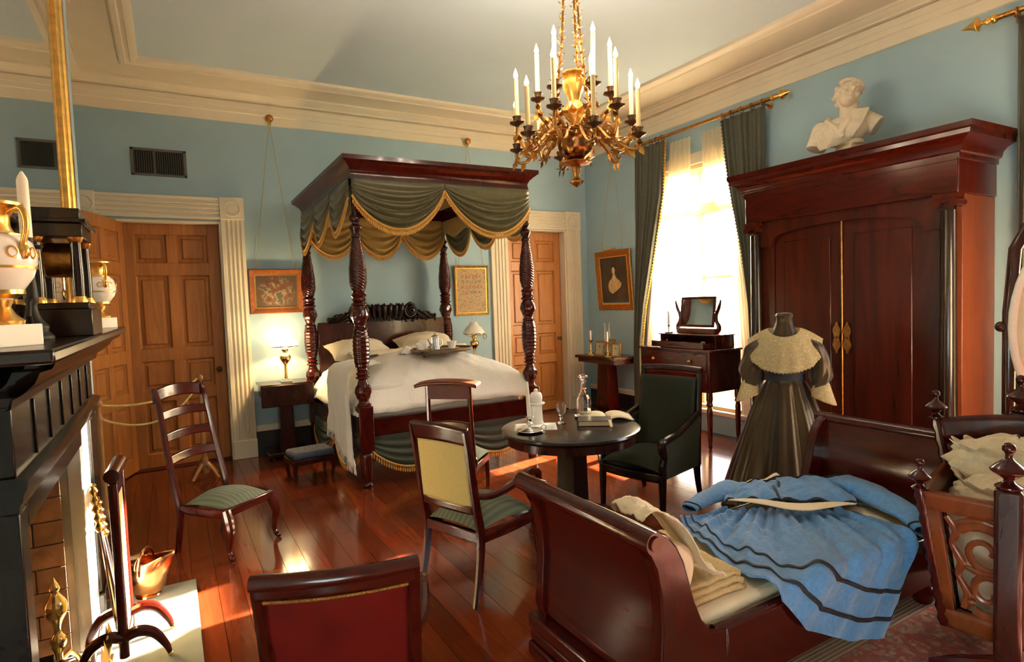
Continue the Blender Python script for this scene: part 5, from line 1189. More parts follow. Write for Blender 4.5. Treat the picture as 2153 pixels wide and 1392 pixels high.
# ------------------------------------------------------------------ sleigh daybed
db = thing('sleigh_daybed', 'dark red mahogany sleigh daybed with scrolled ends in the foreground', 'daybed', (2.5, 1.9, 0))
BXc, BYc = 2.5, 1.9
YF, YB = 1.49, 2.31
def scurve(k):      # outer S curve of the near end, (x,z), from roll down to the rail
    return [(1.405, .835), (1.455, .815), (1.50, .765), (1.535, .70), (1.56, .62), (1.585, .54), (1.62, .46), (1.67, .405), (1.75, .385)][k]
def endpoly(mir):
    ins = [scurve(k) for k in range(9)]
    out = [(1.75, .13), (1.50, .13), (1.43, .16), (1.405, .24), (1.415, .36), (1.425, .48), (1.42, .60), (1.40, .70), (1.37, .76), (1.345, .785)]
    p = ins + out
    return p if not mir else [(5.02 - x, z) for x, z in p][::-1]
for mir in (0, 1):
    for (a, b) in ((YF, YF + .055), (YB - .055, YB)):
        mb = MB(); mb.M = Matrix.Translation((-BXc, -BYc, 0)); mb.prism(endpoly(mir), a, b, 'y'); put('scroll_stile', mb, M['mah'], db, bevel=.008, smooth=40)
    pl = [(1.385, .80), (1.42, .72), (1.445, .60), (1.45, .48), (1.44, .36), (1.43, .20)]; q = pl + [(x + .028, z) for x, z in pl[::-1]]
    if mir: q = [(5.02 - x, z) for x, z in q][::-1]
    mb = MB(); mb.M = Matrix.Translation((-BXc, -BYc, 0)); mb.prism(q, YF + .055, YB - .055, 'y'); put('end_panel', mb, M['mahy'], db, smooth=60)
    xr = 1.372 if not mir else 5.02 - 1.372
    rl = put('top_roll', MB().tube([(xr - BXc, YF - .03 - BYc, .812), (xr - BXc, YB + .03 - BYc, .812)], .040, 20), M['mahy'], db)
    for yy in (YF - .034, YB + .034): put('roll_boss', MB().lathe([(.026, -.006), (.026, 0), (.018, .006), (.004, .008)], 18, c=(xr - BXc, yy - BYc, .812), ax='y'), M['orange'], rl)
    s = -1 if mir else 1; x0 = 1.40 if not mir else 5.02 - 1.40
    for j, (z0, z1, d) in enumerate(((.0, .06, .035), (.06, .115, .02), (.125, .19, .03))):
        xa, xb = sorted((x0 - s * d, x0 + s * .10)); put('base_moulding', MB().box(xa - BXc, xb - BXc, YF - .012 - BYc, YB + .012 - BYc, z0, z1), M['mahy'], db, bevel=.012, seg=3)
for (a, b) in ((YF, YF + .05), (YB - .05, YB)):
    put('side_rail', MB().box(1.75 - BXc, 3.27 - BXc, a - BYc, b - BYc, .13, .386), M['mahx'], db, bevel=.008)
    put('rail_edge', MB().tube([(1.70 - BXc, (a + b) / 2 - BYc, .388), (3.32 - BXc, (a + b) / 2 - BYc, .388)], .018, 10), M['dark'], db)
for x in (3.30,):
    for y in (YF + .06, YB - .06): put('foot', MB().lathe([(.03, 0), (.05, .03), (.06, .07), (.04, .10), (.05, .14)], 16, c=(x - BXc, y - BYc, 0)), M['mah'], db)
put('mattress', MB().box(1.50 - BXc, 3.52 - BXc, YF + .055 - BYc, YB - .055 - BYc, .22, .43), M['matt'], db, bevel=.035, seg=4)
# cloth helpers: w is the distance from the front rail, negative on the mattress, positive hanging down outside
def unroll(x, w, lift=0.0):
    zt = .436
    y0 = YF - .012
    if w < -.02: return (x, y0 - w, zt + lift)
    if w < .03:
        a = (w + .02) / .05 * pi / 2; return (x, y0 + .02 - (.02 + lift) * sin(a) , zt - .025 + (.025 + lift) * cos(a))
    return (x, y0 - .004 - lift * .9, zt - .02 - (w - .03))
def polyline(P, u):
    L = [0]
    for a, b in zip(P, P[1:]): L.append(L[-1] + sqrt((a[0] - b[0]) ** 2 + (a[1] - b[1]) ** 2))
    d = u * L[-1]
    for i in range(len(P) - 1):
        if d <= L[i + 1] + 1e-9:
            t = (d - L[i]) / max(1e-9, L[i + 1] - L[i]); return (P[i][0] + (P[i + 1][0] - P[i][0]) * t, P[i][1] + (P[i + 1][1] - P[i][1]) * t)
    return P[-1]
bd = thing('blue_dress', 'blue wool day dress with black braid laid across the sleigh daybed', 'dress', (0, 0, 0))
waist = [(2.56, -.71), (2.78, -.56), (3.09, -.31)]
hem = [(2.27, -.75), (2.10, -.45), (2.02, -.12), (2.04, .02), (2.20, .20), (2.48, .335), (2.78, .415), (2.84, .36)]
def skx(u, t):
    a = polyline(waist, u); b = polyline(hem, u); bul = .06 * sin(pi * t) * max(0, u - .55) / .45
    return (a[0] + (b[0] - a[0]) * t + bul, a[1] + (b[1] - a[1]) * t + .05 * sin(pi * t) * max(0, u - .6))
def fold(u, t):
    return .018 * (1 + sin(2 * pi * (6.5 * u + .5 * sin(2.3 * t + 5 * u)))) * (.55 + .45 * t) + .012 * (1 + sin(2 * pi * (14 * u - .8 * t))) * (1 - .6 * t) + .010 * fbm(u * 16, t * 9, 1) * (1 - .5 * t) + .008
def skf(u, t, extra=0):
    x, w_ = skx(u, t); k_ = 1 if w_ < 0 else max(.35, 1 - w_ * 4)
    return unroll(x + .012 * fbm(u * 5, t * 5, 7), w_, max(.004, fold(u, t) * k_) + extra)
put('skirt', MB().grid(150, 90, skf), M['blue'], bd, solid=.006, smooth=80)
for tt in (.73, .885):
    mb = MB(); wd = .011
    def bf(u, k, tt=tt):
        t0 = tt + .018 * sin(9 * u) * (1 - u) + (.03 * (1 - u)); x, w_ = skx(u, t0); p = skf(u, t0 + (k - .5) * wd * 2, .007); return p
    put('braid_band', mb.grid(150, 2, bf), M['black'], bd, solid=.003, smooth=80, label='black braid band round the skirt')
# bodice: two fronts lying open over a cream lining
def bod(P00, P10, P11, P01, lift, amp):
    def fn(u, t):
        x = (P00[0] * (1 - u) + P10[0] * u) * (1 - t) + (P01[0] * (1 - u) + P11[0] * u) * t; w_ = (P00[1] * (1 - u) + P10[1] * u) * (1 - t) + (P01[1] * (1 - u) + P11[1] * u) * t
        h = lift * (sin(pi * min(.98, max(.02, u))) * sin(pi * min(.95, max(.05, t)))) ** .5 + amp * (1 + sin(2 * pi * (2.5 * u + t))) + .010 * fbm(u * 6 + x, t * 6, 2)
        return unroll(x, w_, max(.012, h + .04))
    return fn
LF = bod((2.58, -.73), (2.84, -.55), (3.14, -.80), (2.86, -.90), .05, .010); RF = bod((2.83, -.56), (3.10, -.28), (3.50, -.60), (3.12, -.84), .06, .010)
for f_, e_ in ((LF, 1), (RF, 0)):
    s = put('bodice_front', MB().grid(34, 34, f_), M['blue'], bd, solid=.006, smooth=80)
    mb = MB()
    mb.tube([tuple(a + b for a, b in zip(f_(e_, k / 30), (0, 0, .006))) for k in range(31)], .008, 6); mb.tube([tuple(a + b for a, b in zip(f_(k / 30, 0), (0, 0, .006))) for k in range(31)], .008, 6); mb.tube([tuple(a + b for a, b in zip(f_(k / 30, .99), (0, 0, .006))) for k in range(31)], .007, 6)
    put('braid_edge', mb, M['black'], s, label='black braid edging')
put('cream_lining', MB().grid(30, 10, lambda u, t: unroll(2.60 + .46 * u + (-.02 - .045 * sin(pi * u)) * t, -.72 + .43 * u + .085 * t * sin(pi * u) + .02, .082 + .008 * sin(9 * u))), M['creamcl'], bd, solid=.004, smooth=80, label='cream lining showing at the waist')
put('neck_lining', MB().grid(16, 8, lambda u, t: unroll(2.92 + .30 * u + .03 * t, -.84 - .0 * u - .045 * t, .06 + .01 * sin(8 * u))), M['creamcl'], bd, solid=.004, smooth=80, label='cream lining showing at the neck')
def sleeve(P, R, nm):
    n = len(P) - 1
    def fn(u, t):
        i = min(n - 1, int(t * n)); k = t * n - i; x = P[i][0] + (P[i + 1][0] - P[i][0]) * k; y = P[i][1] + (P[i + 1][1] - P[i][1]) * k; z = P[i][2] + (P[i + 1][2] - P[i][2]) * k; r = R[i] + (R[i + 1] - R[i]) * k
        dx, dy = P[i + 1][0] - P[i][0], P[i + 1][1] - P[i][1]; L = sqrt(dx * dx + dy * dy) or 1; nx, ny = -dy / L, dx / L
        a = 2 * pi * u; rr = r * (1 + .10 * sin(3 * a + 7 * t) + .07 * fbm(u * 4, t * 5, 3))
        return (x + nx * rr * cos(a), y + ny * rr * cos(a), z + .42 * rr * sin(a))
    s = put(nm, MB().grid(24, 30, fn, wrap=True), M['blue'], bd, solid=.003, smooth=80)
    put('cuff_braid', MB().tube([fn(u / 24, .93) for u in range(24)], .007, 6, closed=True), M['black'], s, label='black braid on cuff')
sleeve([(2.84, 2.34, .50), (2.70, 2.33, .50), (2.56, 2.32, .49), (2.40, 2.29, .475)], [.085, .08, .06, .045], 'sleeve')
sleeve([(3.36, 2.02, .51), (3.34, 1.86, .51), (3.28, 1.70, .495), (3.20, 1.55, .485), (3.13, 1.45, .455)], [.10, .10, .09, .075, .06], 'sleeve')
# folded linens at the head of the daybed
fb = thing('folded_blanket', 'folded tan wool blanket on the mattress at the scrolled head end', 'blanket', (0, 0, 0))
for j, (z, ins) in enumerate(((.436, 0), (.462, .012), (.488, .03))):
    put('blanket_fold', MB().grid(26, 16, lambda u, t: (1.56 + ins + (.44 - ins * 1.4) * u + .05 * t * u, 1.60 + ins * .6 + (.50 - ins) * t, z + .012 + .010 * fbm(u * 5, t * 5, j) + .02 * (u < .12) * (1 - u / .12) - .014 * (u > .94))), M['tan'], fb, solid=.022, smooth=60, bevel=0)
bo = put('bolster', MB().lathe([(.02, 1.575), (.10, 1.58), (.128, 1.60), (.13, 1.9), (.128, 2.19), (.10, 2.215), (.02, 2.22)], 28, c=(1.575, 0, .60), ax='y', fn=lambda r, z, a: r * (.96 + .02 * sin(5 * a + 9 * z))), M['matt'], smooth=80); tag(bo, 'cream round bolster tucked behind the scrolled head of the daybed', 'bolster')
CCP = smooth_pts([(1.415, .845), (1.49, .862), (1.585, .80), (1.68, .69), (1.76, .575), (1.84, .535)], 30)
cc = put('cream_cloth', MB().grid(40, 20, lambda u, t: (lambda i: (CCP[i][0] + .03 * t + .01 * fbm(u * 4, t * 4, 2), 1.575 + .20 * t - .04 * u + .03 * u * (1 - t), CCP[i][1] + .012 * fbm(u * 5, t * 5, 6) + .010 * sin(9 * t + 3 * u)))(min(30, int(u * 30 + .5)))), M['creamcl'], solid=.005, smooth=80)
tag(cc, 'cream cotton cloth draped over the scrolled end of the daybed onto the blanket', 'cloth')
fg = thing('folded_linen', 'folded grey linen lying at the far end of the daybed mattress', 'linen', (3.34, 1.98, .432), math.radians(-70))
put('linen_layer', MB().grid(14, 10, lambda u, t: ((u - .5) * .34, (t - .5) * .20, .012 + .004 * fbm(u * 4, t * 4))), M['fold'], fg, solid=.02, smooth=60); put('linen_layer', MB().grid(14, 10, lambda u, t: ((u - .5) * .32, (t - .5) * .18, .034 + .004 * fbm(u * 4, t * 4, 5))), M['fold'], fg, solid=.018, smooth=60)
cs = thing('closed_parasol', 'thin black closed parasol lying on the daybed mattress beside the grey linen', 'parasol', (0, 0, 0))
put('stick', MB().tube([(3.16, 2.10, .452), (3.50, 1.62, .452)], .006, 8), M['black'], cs); put('folded_canopy', MB().tube([(3.22, 2.015, .455), (3.30, 1.90, .456), (3.42, 1.735, .454)], [.014, .017, .007], 10), M['black'], cs)
# ------------------------------------------------------------------ carved cradle on its stand
cr = thing('carved_cradle', 'carved mahogany hanging cradle with pierced scrollwork end, on turned posts', 'cradle', (3.335, 1.121, 0), math.radians(17))
CX, CY = 3.25, .98
def finial(c, s=1.0):
    mb = MB(); mb.lathe([(.030 * s, 0), (.034 * s, .008 * s), (.016 * s, .02 * s), (.014 * s, .03 * s), (.040 * s, .048 * s), (.044 * s, .058 * s), (.024 * s, .078 * s), (.010 * s, .09 * s), (.010 * s, .105 * s), (.017 * s, .115 * s), (.014 * s, .13 * s), (.003 * s, .136 * s)], 20, c=c); return mb
# foot end panel (x about 2.82), lying in y z, leaning out towards the camera at the top
def endpt(x_top, x_bot, hw_top, hw_bot, z0, z1, bow):
    def f(u, t): hw = hw_bot + (hw_top - hw_bot) * t; return (x_bot + (x_top - x_bot) * t - CX - bow * (1 - (2 * u - 1) ** 2), -hw + 2 * hw * u, z0 + (z1 - z0) * t)
    return f
FE = endpt(2.82, 2.87, .355, .27, .15, .755, .03); HE = endpt(3.50, 3.44, .385, .22, .15, .95, .0)
def strip_panel(f, u0, u1, t0, t1, th, nx=16, nt_=4):
    mb = MB(); mb.grid(nx, nt_, lambda u, t: f(u0 + (u1 - u0) * u, t0 + (t1 - t0) * t)); return mb
for (u0, u1, t0, t1, nm) in ((0, 1, .87, 1, 'top_rail'), (0, 1, 0, .14, 'bottom_rail'), (0, .09, .14, .87, 'end_stile'), (.91, 1, .14, .87, 'end_stile')):
    put(nm, strip_panel(FE, u0, u1, t0, t1, 0), M['mah_lit'], cr, solid=.032, smooth=60)
# pierced scrollwork of the foot panel
def sc_put(pts2, rad, nm='scrollwork'):
    nn_ = len(pts2); q_ = pts2 if nn_ > 20 else smooth_pts(pts2, 24); P = [FE(u, t) for u, t in q_]; R = [r * .72 for r in rad] if nn_ > 20 else [r[0] * .72 for r in smooth_pts([(r,) for r in rad], 24)]
    put(nm, MB().tube(P, R, 8, flat=(1, .7), upv=(1, 0, 0)), M['mah_lit'], cr)
def spiral(cu, ct, r0, turns, a0, sg, k=26, asp=.85):
    out = []
    for i in range(k + 1):
        q = i / k; r = r0 * (1 - .82 * q); a = a0 + sg * turns * 2 * pi * q; out.append((cu + r * cos(a) * asp, ct + r * sin(a)))
    return out
for sg in (-1, 1):
    def mu(P): return [(.5 + sg * (u - .5), t) for u, t in P]
    tp = [.030 * (1 - .55 * i / 26) for i in range(27)]
    sc_put(mu(spiral(.30, .62, .20, 1.45, 2.4, -1)), tp); sc_put(mu(spiral(.30, .33, .185, 1.35, -2.2, 1)), tp)
    sc_put(mu([(.12, .84), (.16, .74), (.13, .64), (.17, .52), (.14, .42), (.18, .30), (.15, .18)]), [.020, .024, .018, .026, .018, .024, .02])
    sc_put(mu([(.17, .80), (.27, .845), (.38, .82), (.46, .845), (.5, .86)]), [.018, .020, .017, .020, .017])
    sc_put(mu([(.42, .48), (.35, .475), (.26, .47), (.19, .49)]), [.022, .026, .022, .014])
    sc_put(mu([(.5, .15), (.44, .24), (.38, .26), (.33, .33)]), [.022, .026, .022, .014])
    sc_put(mu([(.49, .72), (.44, .64), (.45, .55), (.42, .48), (.45, .40), (.44, .30)]), [.02, .024, .02, .026, .02, .018])
    for (u, t, r) in ((.40, .74, .024), (.2, .24, .022), (.47, .47, .03), (.33, .17, .02)): put('scroll_rosette', MB().ball(FE(.5 + sg * (u - .5), t), (.016, r * .8, r * .8), 10, 6), M['mah_lit'], cr)
sc_put([(.5, .14), (.5, .3), (.5, .5), (.5, .7), (.5, .86)], [.022, .028, .022, .03, .02], 'centre_scroll')
# sides and head
def sidep(sy):
    def f(u, t):
        a = FE(0 if sy < 0 else 1, t); b = HE(0 if sy < 0 else 1, t * .72); return tuple(p + (q - p) * u for p, q in zip(a, b))
    return f
for sy in (-1, 1):
    f = sidep(sy)
    put('side_rail', strip_panel(f, 0, 1, .86, 1, 0), M['orange'] if sy > 0 else M['mah'], cr, solid=.03, smooth=60); put('side_rail', strip_panel(f, 0, 1, 0, .14, 0), M['mah'], cr, solid=.03, smooth=60)  # left top rail orange: the light on that side is painted in
    for k in range(7):
        u = .10 + .133 * k; a = f(u, .14); b = f(u, .86)
        put('turned_spindle', MB().tube([tuple(p + (q - p) * i / 16 for p, q in zip(a, b)) for i in range(17)], [.010 + .006 * (i % 2) for i in range(17)], 8), M['mah'], cr)
def headtop(u): return 1 + .055 * sin(pi * u)
put('headboard_rail', MB().grid(24, 4, lambda u, t: (lambda p: (p[0], p[1], p[2] * (1 + (headtop(u) - 1) * (t * .14 + .86))))(HE(u, .86 + .14 * t))), M['mah'], cr, solid=.03, smooth=60)
put('headboard_panel', MB().grid(30, 20, lambda u, t: (lambda p: (p[0] + .012 - .010 * sin(22 * u + 4 * sin(12 * t)) * sin(18 * t), p[1], p[2] * (1 + (headtop(u) - 1) * t)))(HE(u, .86 * t))), M['flame'], cr, solid=.012, smooth=60)
put('cradle_floor', MB().box(2.88 - CX, 3.52 - CX, -.27, .27, .15, .18), M['mah'], cr)
for (f, u, s) in ((FE, 0, 1.0), (FE, 1, 1.0), (HE, 0, 1.1), (HE, 1, 1.1)):
    a = f(u, 0); b = f(u, 1.0); ax_ = 22
    P = [tuple(p + (q - p) * i / ax_ for p, q in zip(a, b)) for i in range(ax_ + 1)]
    p_ = put('corner_post', MB().tube(P, [.020 + .007 * (i % 2) for i in range(ax_ + 1)], 10), M['mah'], cr)
    put('finial', finial((b[0], b[1], b[2]), s), M['mah'], p_)
PY_ = .05
for x in (2.72, 3.62):
    h = .84 if x < 3 else 1.0
    ps = put('stand_post', MB().box(x - CX - .03, x - CX + .03, PY_ - .045, PY_ + .045, .10, h), M['dark'], cr, bevel=.016, seg=3)
    put('finial', finial((x - CX, PY_, h), 1.35), M['mah'], ps)
    put('stand_foot', MB().tube([(x - CX, -.33, .025), (x - CX, -.2, .06), (x - CX, .05, .12), (x - CX, .22, .07), (x - CX, .30, .03)], [.025, .03, .045, .03, .025], 10), M['mah'], cr)
put('stand_stretcher', MB().tube([(2.74 - CX, .05, .105), (3.60 - CX, .05, .105)], .022, 10), M['mah'], cr)
def ruffle(c, rad, seed):
    mb = MB()
    mb.grid(60, 26, lambda u, t: (lambda a, e_: (c[0] + (rad[0] * (1 + .14 * fbm(3 * cos(a) + seed, 3 * sin(a), e_ * 3, 4) + .06 * sin(17 * a + 6 * e_)) * cos(a) * sin(e_)), c[1] + rad[1] * (1 + .14 * fbm(3 * cos(a), 3 * sin(a) + seed, e_ * 3, 4) + .06 * sin(19 * a)) * sin(a) * sin(e_), c[2] + rad[2] * (cos(e_) + .10 * fbm(a * 1.5 + seed, e_ * 4, 2, 4))))(2 * pi * u, pi * (.02 + .96 * t)), wrap=True); return mb
def ruffband(c, r, z, amp, n, h_):
    return MB().grid(220, 6, lambda u, t: (c[0] + (r[0] + amp * t * (1 + .5 * sin(n * 2 * pi * u))) * cos(2 * pi * u), c[1] + (r[1] + amp * t * (1 + .5 * sin(n * 2 * pi * u))) * sin(2 * pi * u), z + h_ * t + .012 * sin(n * 2 * pi * u) * t), wrap=True)
cq = thing('cradle_quilt', 'cream quilt filling the cradle, glimpsed through its pierced scrollwork end', 'quilt', (3.335, 1.121, 0), math.radians(17))
put('quilt_body', MB().grid(40, 20, lambda u, t: ((-.02 + (.27 + .03 * t) * max(-1, min(1, 1.25 * cos(2 * pi * u)))) , (.235 + .05 * t) * max(-1, min(1, 1.25 * sin(2 * pi * u))), .19 + .46 * t + .01 * fbm(u * 9, t * 5, 8)), wrap=True).grid(16, 10, lambda u, t: (-.31 + .58 * u, -.28 + .56 * t, .65 + .02 * fbm(u * 5, t * 5, 2))), M['matt'], cq, smooth=70)
rp = thing('ruffled_pillow', 'heap of cream lace frilled pillows and quilt inside the carved cradle', 'pillow', (0, 0, 0)); rp.matrix_world = Matrix.Translation((3.335, 1.121, 0)) @ Matrix.Rotation(math.radians(17), 4, 'Z') @ Matrix.Translation((-CX, -CY, 0))
put('quilt', ruffle((3.18, .98, .66), (.30, .27, .14), 1.0), M['net2'], rp, smooth=80)
put('pillow_cushion', ruffle((3.28, 1.02, .79), (.14, .26, .15), 5.0), M['net2'], rp, smooth=80); put('lace_frill', ruffband((3.28, 1.0, 0), (.12, .24), .85, .03, 15, .04), M['net2'], rp, solid=.004, smooth=80); put('lace_frill', ruffband((3.18, .98, 0), (.25, .24), .73, .025, 17, .035), M['net2'], rp, solid=.004, smooth=80)
# ------------------------------------------------------------------ cheval glass at the edge of the picture
cm = thing('cheval_glass', 'tall dark framed cheval glass with pale oval drapery beside the wardrobe', 'mirror', (4.33, 1.13, 0), math.radians(-58))
def arch(s, z0, z1, w_):
    return [(-w_, 0, z0), (-w_ * 1.0, 0, z0 + (z1 - z0) * .55), (-w_ * .94, 0, z0 + (z1 - z0) * .80), (-w_ * .70, 0, z0 + (z1 - z0) * .95), (-w_ * .30, 0, z1), (w_ * .30, 0, z1), (w_ * .70, 0, z0 + (z1 - z0) * .95), (w_ * .94, 0, z0 + (z1 - z0) * .80), (w_, 0, z0 + (z1 - z0) * .55), (w_, 0, z0)]
put('outer_frame', MB().tube(arch(1, .70, 2.12, .42), .030, 10, upv=(0, 1, 0)), M['dark'], cm, smooth=60)
ov_ = [(.41 * cos(a), -.03, 1.40 + .62 * sin(a)) for a in [2 * pi * k / 48 for k in range(48)]]
put('oval_rim', MB().tube(ov_, .022, 10, closed=True, upv=(0, 1, 0)), M['waxw'], cm, smooth=60, label='cream covered oval rim')
put('oval_cloth', MB().grid(48, 10, lambda u, t: (.41 * t * cos(2 * pi * u), -.035 - .05 * (1 - t * t) + .006 * sin(9 * 2 * pi * u) * t, 1.40 + .62 * t * sin(2 * pi * u)), wrap=True), M['creamcl'], cm, solid=.006, smooth=80, label='pale cream cloth stretched over the oval')
for s in (-1, 1):
    p_ = put('turned_support', MB().lathe([(.05, .08), (.04, .14), (.026, .2), (.05, .28), (.03, .34), (.045, .42), (.052, .48), (.03, .55), (.05, .60), (.045, .66), (.03, .72), (.05, .745), (.02, .80)], 18, c=(s * .42, 0, 0)), M['dark'], cm)
    for q in (-1, 1): put('splayed_foot', MB().tube([(s * .42, 0, .12), (s * .42, q * .14, .10), (s * .42, q * .26, .03)], [.035, .03, .022], 10), M['dark'], p_)
    put('side_knob', MB().ball((s * .455, 0, 1.4), .03, 12, 8), M['dark'], cm)
put('stretcher', MB().tube([(-.42, 0, .26), (.42, 0, .26)], .022, 10), M['dark'], cm)
# ------------------------------------------------------------------ chairs (local: seat faces +x, origin under the middle of the back)
def lerp3(P, t):
    n = len(P) - 1; i = min(n - 1, int(t * n)); k = t * n - i; return tuple(a + (b - a) * k for a, b in zip(P[i], P[i + 1]))
def smooth_pts(P, n=16):
    out = []
    for i in range(n + 1):
        t = i / n * (len(P) - 1); k = min(len(P) - 2, int(t)); f = t - k
        p0, p1, p2, p3 = P[max(0, k - 1)], P[k], P[k + 1], P[min(len(P) - 1, k + 2)]
        out.append(tuple(.5 * (2 * b + (c - a) * f + (2 * a - 5 * b + 4 * c - d) * f * f + (3 * b - a - 3 * c + d) * f ** 3) for a, b, c, d in zip(p0, p1, p2, p3)))
    return out
def bar(mb, P, R, flat=(1, 1), n=10, k=16, upv=(0, 0, 1)):
    Q = smooth_pts(P, k); RR = [lerp3([(r,) for r in R], i / k)[0] for i in range(k + 1)] if isinstance(R, (list, tuple)) else R
    return mb.tube(Q, RR, n, flat=flat, upv=upv)
def cushion(w0, w1, x0, x1, z, h, dome):
    def fn(u, t):
        x = x0 + (x1 - x0) * u; hw = (w0 + (w1 - w0) * u) / 2; e_ = (sin(pi * min(.985, max(.015, u))) * sin(pi * min(.985, max(.015, t)))) ** .35
        return (x, hw * (2 * t - 1), z + h * min(1, e_ * 1.3) + dome * sin(pi * u) * sin(pi * t))
    return MB().grid(26, 26, fn)
# slipper chair with ladder back
sc = thing('ladder_back_chair', 'low red mahogany ladder back chair with green striped seat and cabriole legs', 'chair', (.145, 4.72, 0), math.radians(-50))
for s in (-1, 1):
    st_ = [(-.055, s * .195, 0), (-.02, s * .2, .16), (.0, s * .205, .30), (-.03, s * .205, .46), (-.085, s * .2, .68), (-.125, s * .195, .90), (-.165, s * .19, 1.08), (-.20, s * .188, 1.12)]
    put('back_stile', bar(MB(), st_, [.019, .021, .024, .024, .021, .019, .018, .015], flat=(1, 1), k=26), M['mah'], sc)
    fl_ = [(.40, s * .20, .33), (.425, s * .205, .26), (.44, s * .21, .19), (.425, s * .208, .11), (.42, s * .208, .05), (.445, s * .212, .02), (.462, s * .214, .028)]
    put('front_leg', bar(MB(), fl_, [.030, .034, .027, .019, .014, .020, .012], k=22), M['mah'], sc)
    put('side_seat_rail', bar(MB(), [(.0, s * .20, .315), (.12, s * .225, .315), (.28, s * .232, .315), (.40, s * .21, .315)], .028, flat=(.65, 1.1)), M['mah'], sc)
put('front_seat_rail', MB().box(.385, .42, -.215, .215, .285, .345), M['mahy'], sc, bevel=.008); put('back_seat_rail', MB().box(-.012, .015, -.195, .195, .28, .335), M['mahy'], sc, bevel=.005)
put('crest_rail', MB().grid(24, 8, lambda u, t: (-.172 - .030 * sin(pi * u) - .012 * t, -.205 + .41 * u, 1.045 + .075 * t + .022 * sin(pi * u) * (.4 + .6 * t) - .018 * (abs(2 * u - 1) ** 3) * (1 - t))), M['mahy'], sc, solid=.022, smooth=60)
for z, x, h_ in ((.905, -.128, .062), (.755, -.100, .062), (.605, -.066, .062)):
    put('ladder_slat', MB().grid(24, 6, lambda u, t: (x - .022 * sin(pi * u) - .01 * t, -.198 + .396 * u, z + h_ * t + .014 * sin(pi * u))), M['mahy'], sc, solid=.014, smooth=60)
put('seat', cushion(.36, .40, .01, .415, .32, .055, .035), M['greeny'], sc, smooth=80)
# empire armchair, yellow back
ec = thing('empire_armchair', 'red mahogany armchair with yellow cloth back and green striped seat, beside the round table', 'chair', (1.262, 3.014, 0), math.radians(20))
for s in (-1, 1):
    put('back_leg', bar(MB(), [(-.0, s * .217, 0), (.035, s * .215, .14), (.06, s * .213, .28), (.065, s * .212, .40), (.045, s * .212, .52), (.02, s * .212, .70), (.0, s * .214, .86), (-.02, s * .214, .965)], [.016, .020, .024, .026, .024, .023, .023, .020], flat=(1, 1.1), n=8, k=26), M['mah'], ec)
    put('front_leg', bar(MB(), [(.50, s * .235, .40), (.52, s * .238, .26), (.535, s * .24, .12), (.55, s * .24, 0)], [.026, .023, .019, .015], n=8), M['mah'], ec)
    put('side_seat_rail', bar(MB(), [(.06, s * .212, .365), (.28, s * .235, .365), (.50, s * .238, .365)], .032, flat=(.55, 1.15)), M['mah'], ec)
    ap = put('arm', bar(MB(), [(.045, s * .214, .60), (.14, s * .235, .585), (.26, s * .255, .60), (.38, s * .262, .635), (.47, s * .262, .645), (.525, s * .262, .62), (.53, s * .262, .575), (.50, s * .26, .55)], [.018, .022, .022, .023, .024, .022, .017, .012], k=28), M['mah'], ec)
    put('arm_support', bar(MB(), [(.50, s * .262, .60), (.47, s * .26, .53), (.50, s * .25, .46), (.50, s * .24, .39)], [.018, .02, .022, .022], k=14), M['mah'], ap)
put('front_seat_rail', MB().box(.48, .515, -.24, .24, .33, .40), M['mahy'], ec, bevel=.008); put('back_seat_rail', MB().box(.045, .08, -.205, .205, .335, .395), M['mahy'], ec, bevel=.006)
put('seat', cushion(.41, .48, .055, .52, .385, .075, .045), M['greeny'], ec, smooth=80)
put('crest_rail', MB().grid(24, 6, lambda u, t: (-.0 - .02 * t - .016 * sin(pi * u), -.222 + .444 * u, .885 + .095 * t + .012 * sin(pi * u))), M['mahy'], ec, solid=.026, smooth=60)
put('lower_back_rail', MB().grid(20, 4, lambda u, t: (.035 - .012 * sin(pi * u), -.205 + .41 * u, .50 + .045 * t)), M['mahy'], ec, solid=.022, smooth=60)
put('back_cloth', MB().grid(20, 16, lambda u, t: (.033 - .032 * t - .014 * sin(pi * u), -.192 + .384 * u, .54 + .355 * t)), M['yellow'], ec, solid=.018, smooth=60, label='yellow woven back panel')
# prie-dieu chair
pd = thing('prie_dieu_chair', 'small mahogany prayer chair with flat shelf top and low green seat, before the bed', 'chair', (1.955, 4.455, 0), math.radians(46))
for s in (-1, 1):
    put('back_post', bar(MB(), [(-.03, s * .19, 0), (.0, s * .19, .20), (.01, s * .19, .36), (-.005, s * .185, .6), (-.02, s * .18, .97)], [.018, .02, .022, .020, .020], n=8, k=20), M['mah'], pd)
    put('front_leg', bar(MB(), [(.40, s * .18, .30), (.41, s * .18, .16), (.405, s * .18, 0)], [.024, .019, .014], n=8), M['mah'], pd)
    put('side_seat_rail', MB().box(.0, .40, s * .19 - .014, s * .19 + .014, .25, .31), M['mah'], pd, bevel=.005)
put('front_seat_rail', MB().box(.385, .415, -.2, .2, .25, .31), M['mahy'], pd, bevel=.006)
put('shelf_top', MB().grid(24, 6, lambda u, t: (-.10 + .13 * t, -.265 + .53 * u, .985 + .016 * sin(pi * u) - .012 * abs(2 * u - 1) ** 4 + .010 * t)), M['orange'], pd, solid=.026, smooth=50)
put('shelf_panel', MB().box(-.035, -.012, -.175, .175, .86, .98), M['mahm'], pd, bevel=.005); put('stay_rail', MB().grid(20, 6, lambda u, t: (-.0, -.18 + .36 * u, .60 + .055 * t + .02 * sin(pi * u) * t)), M['mahy'], pd, solid=.02, smooth=60)
put('seat', cushion(.38, .42, -.0, .43, .30, .07, .04), M['teal'], pd, smooth=80)
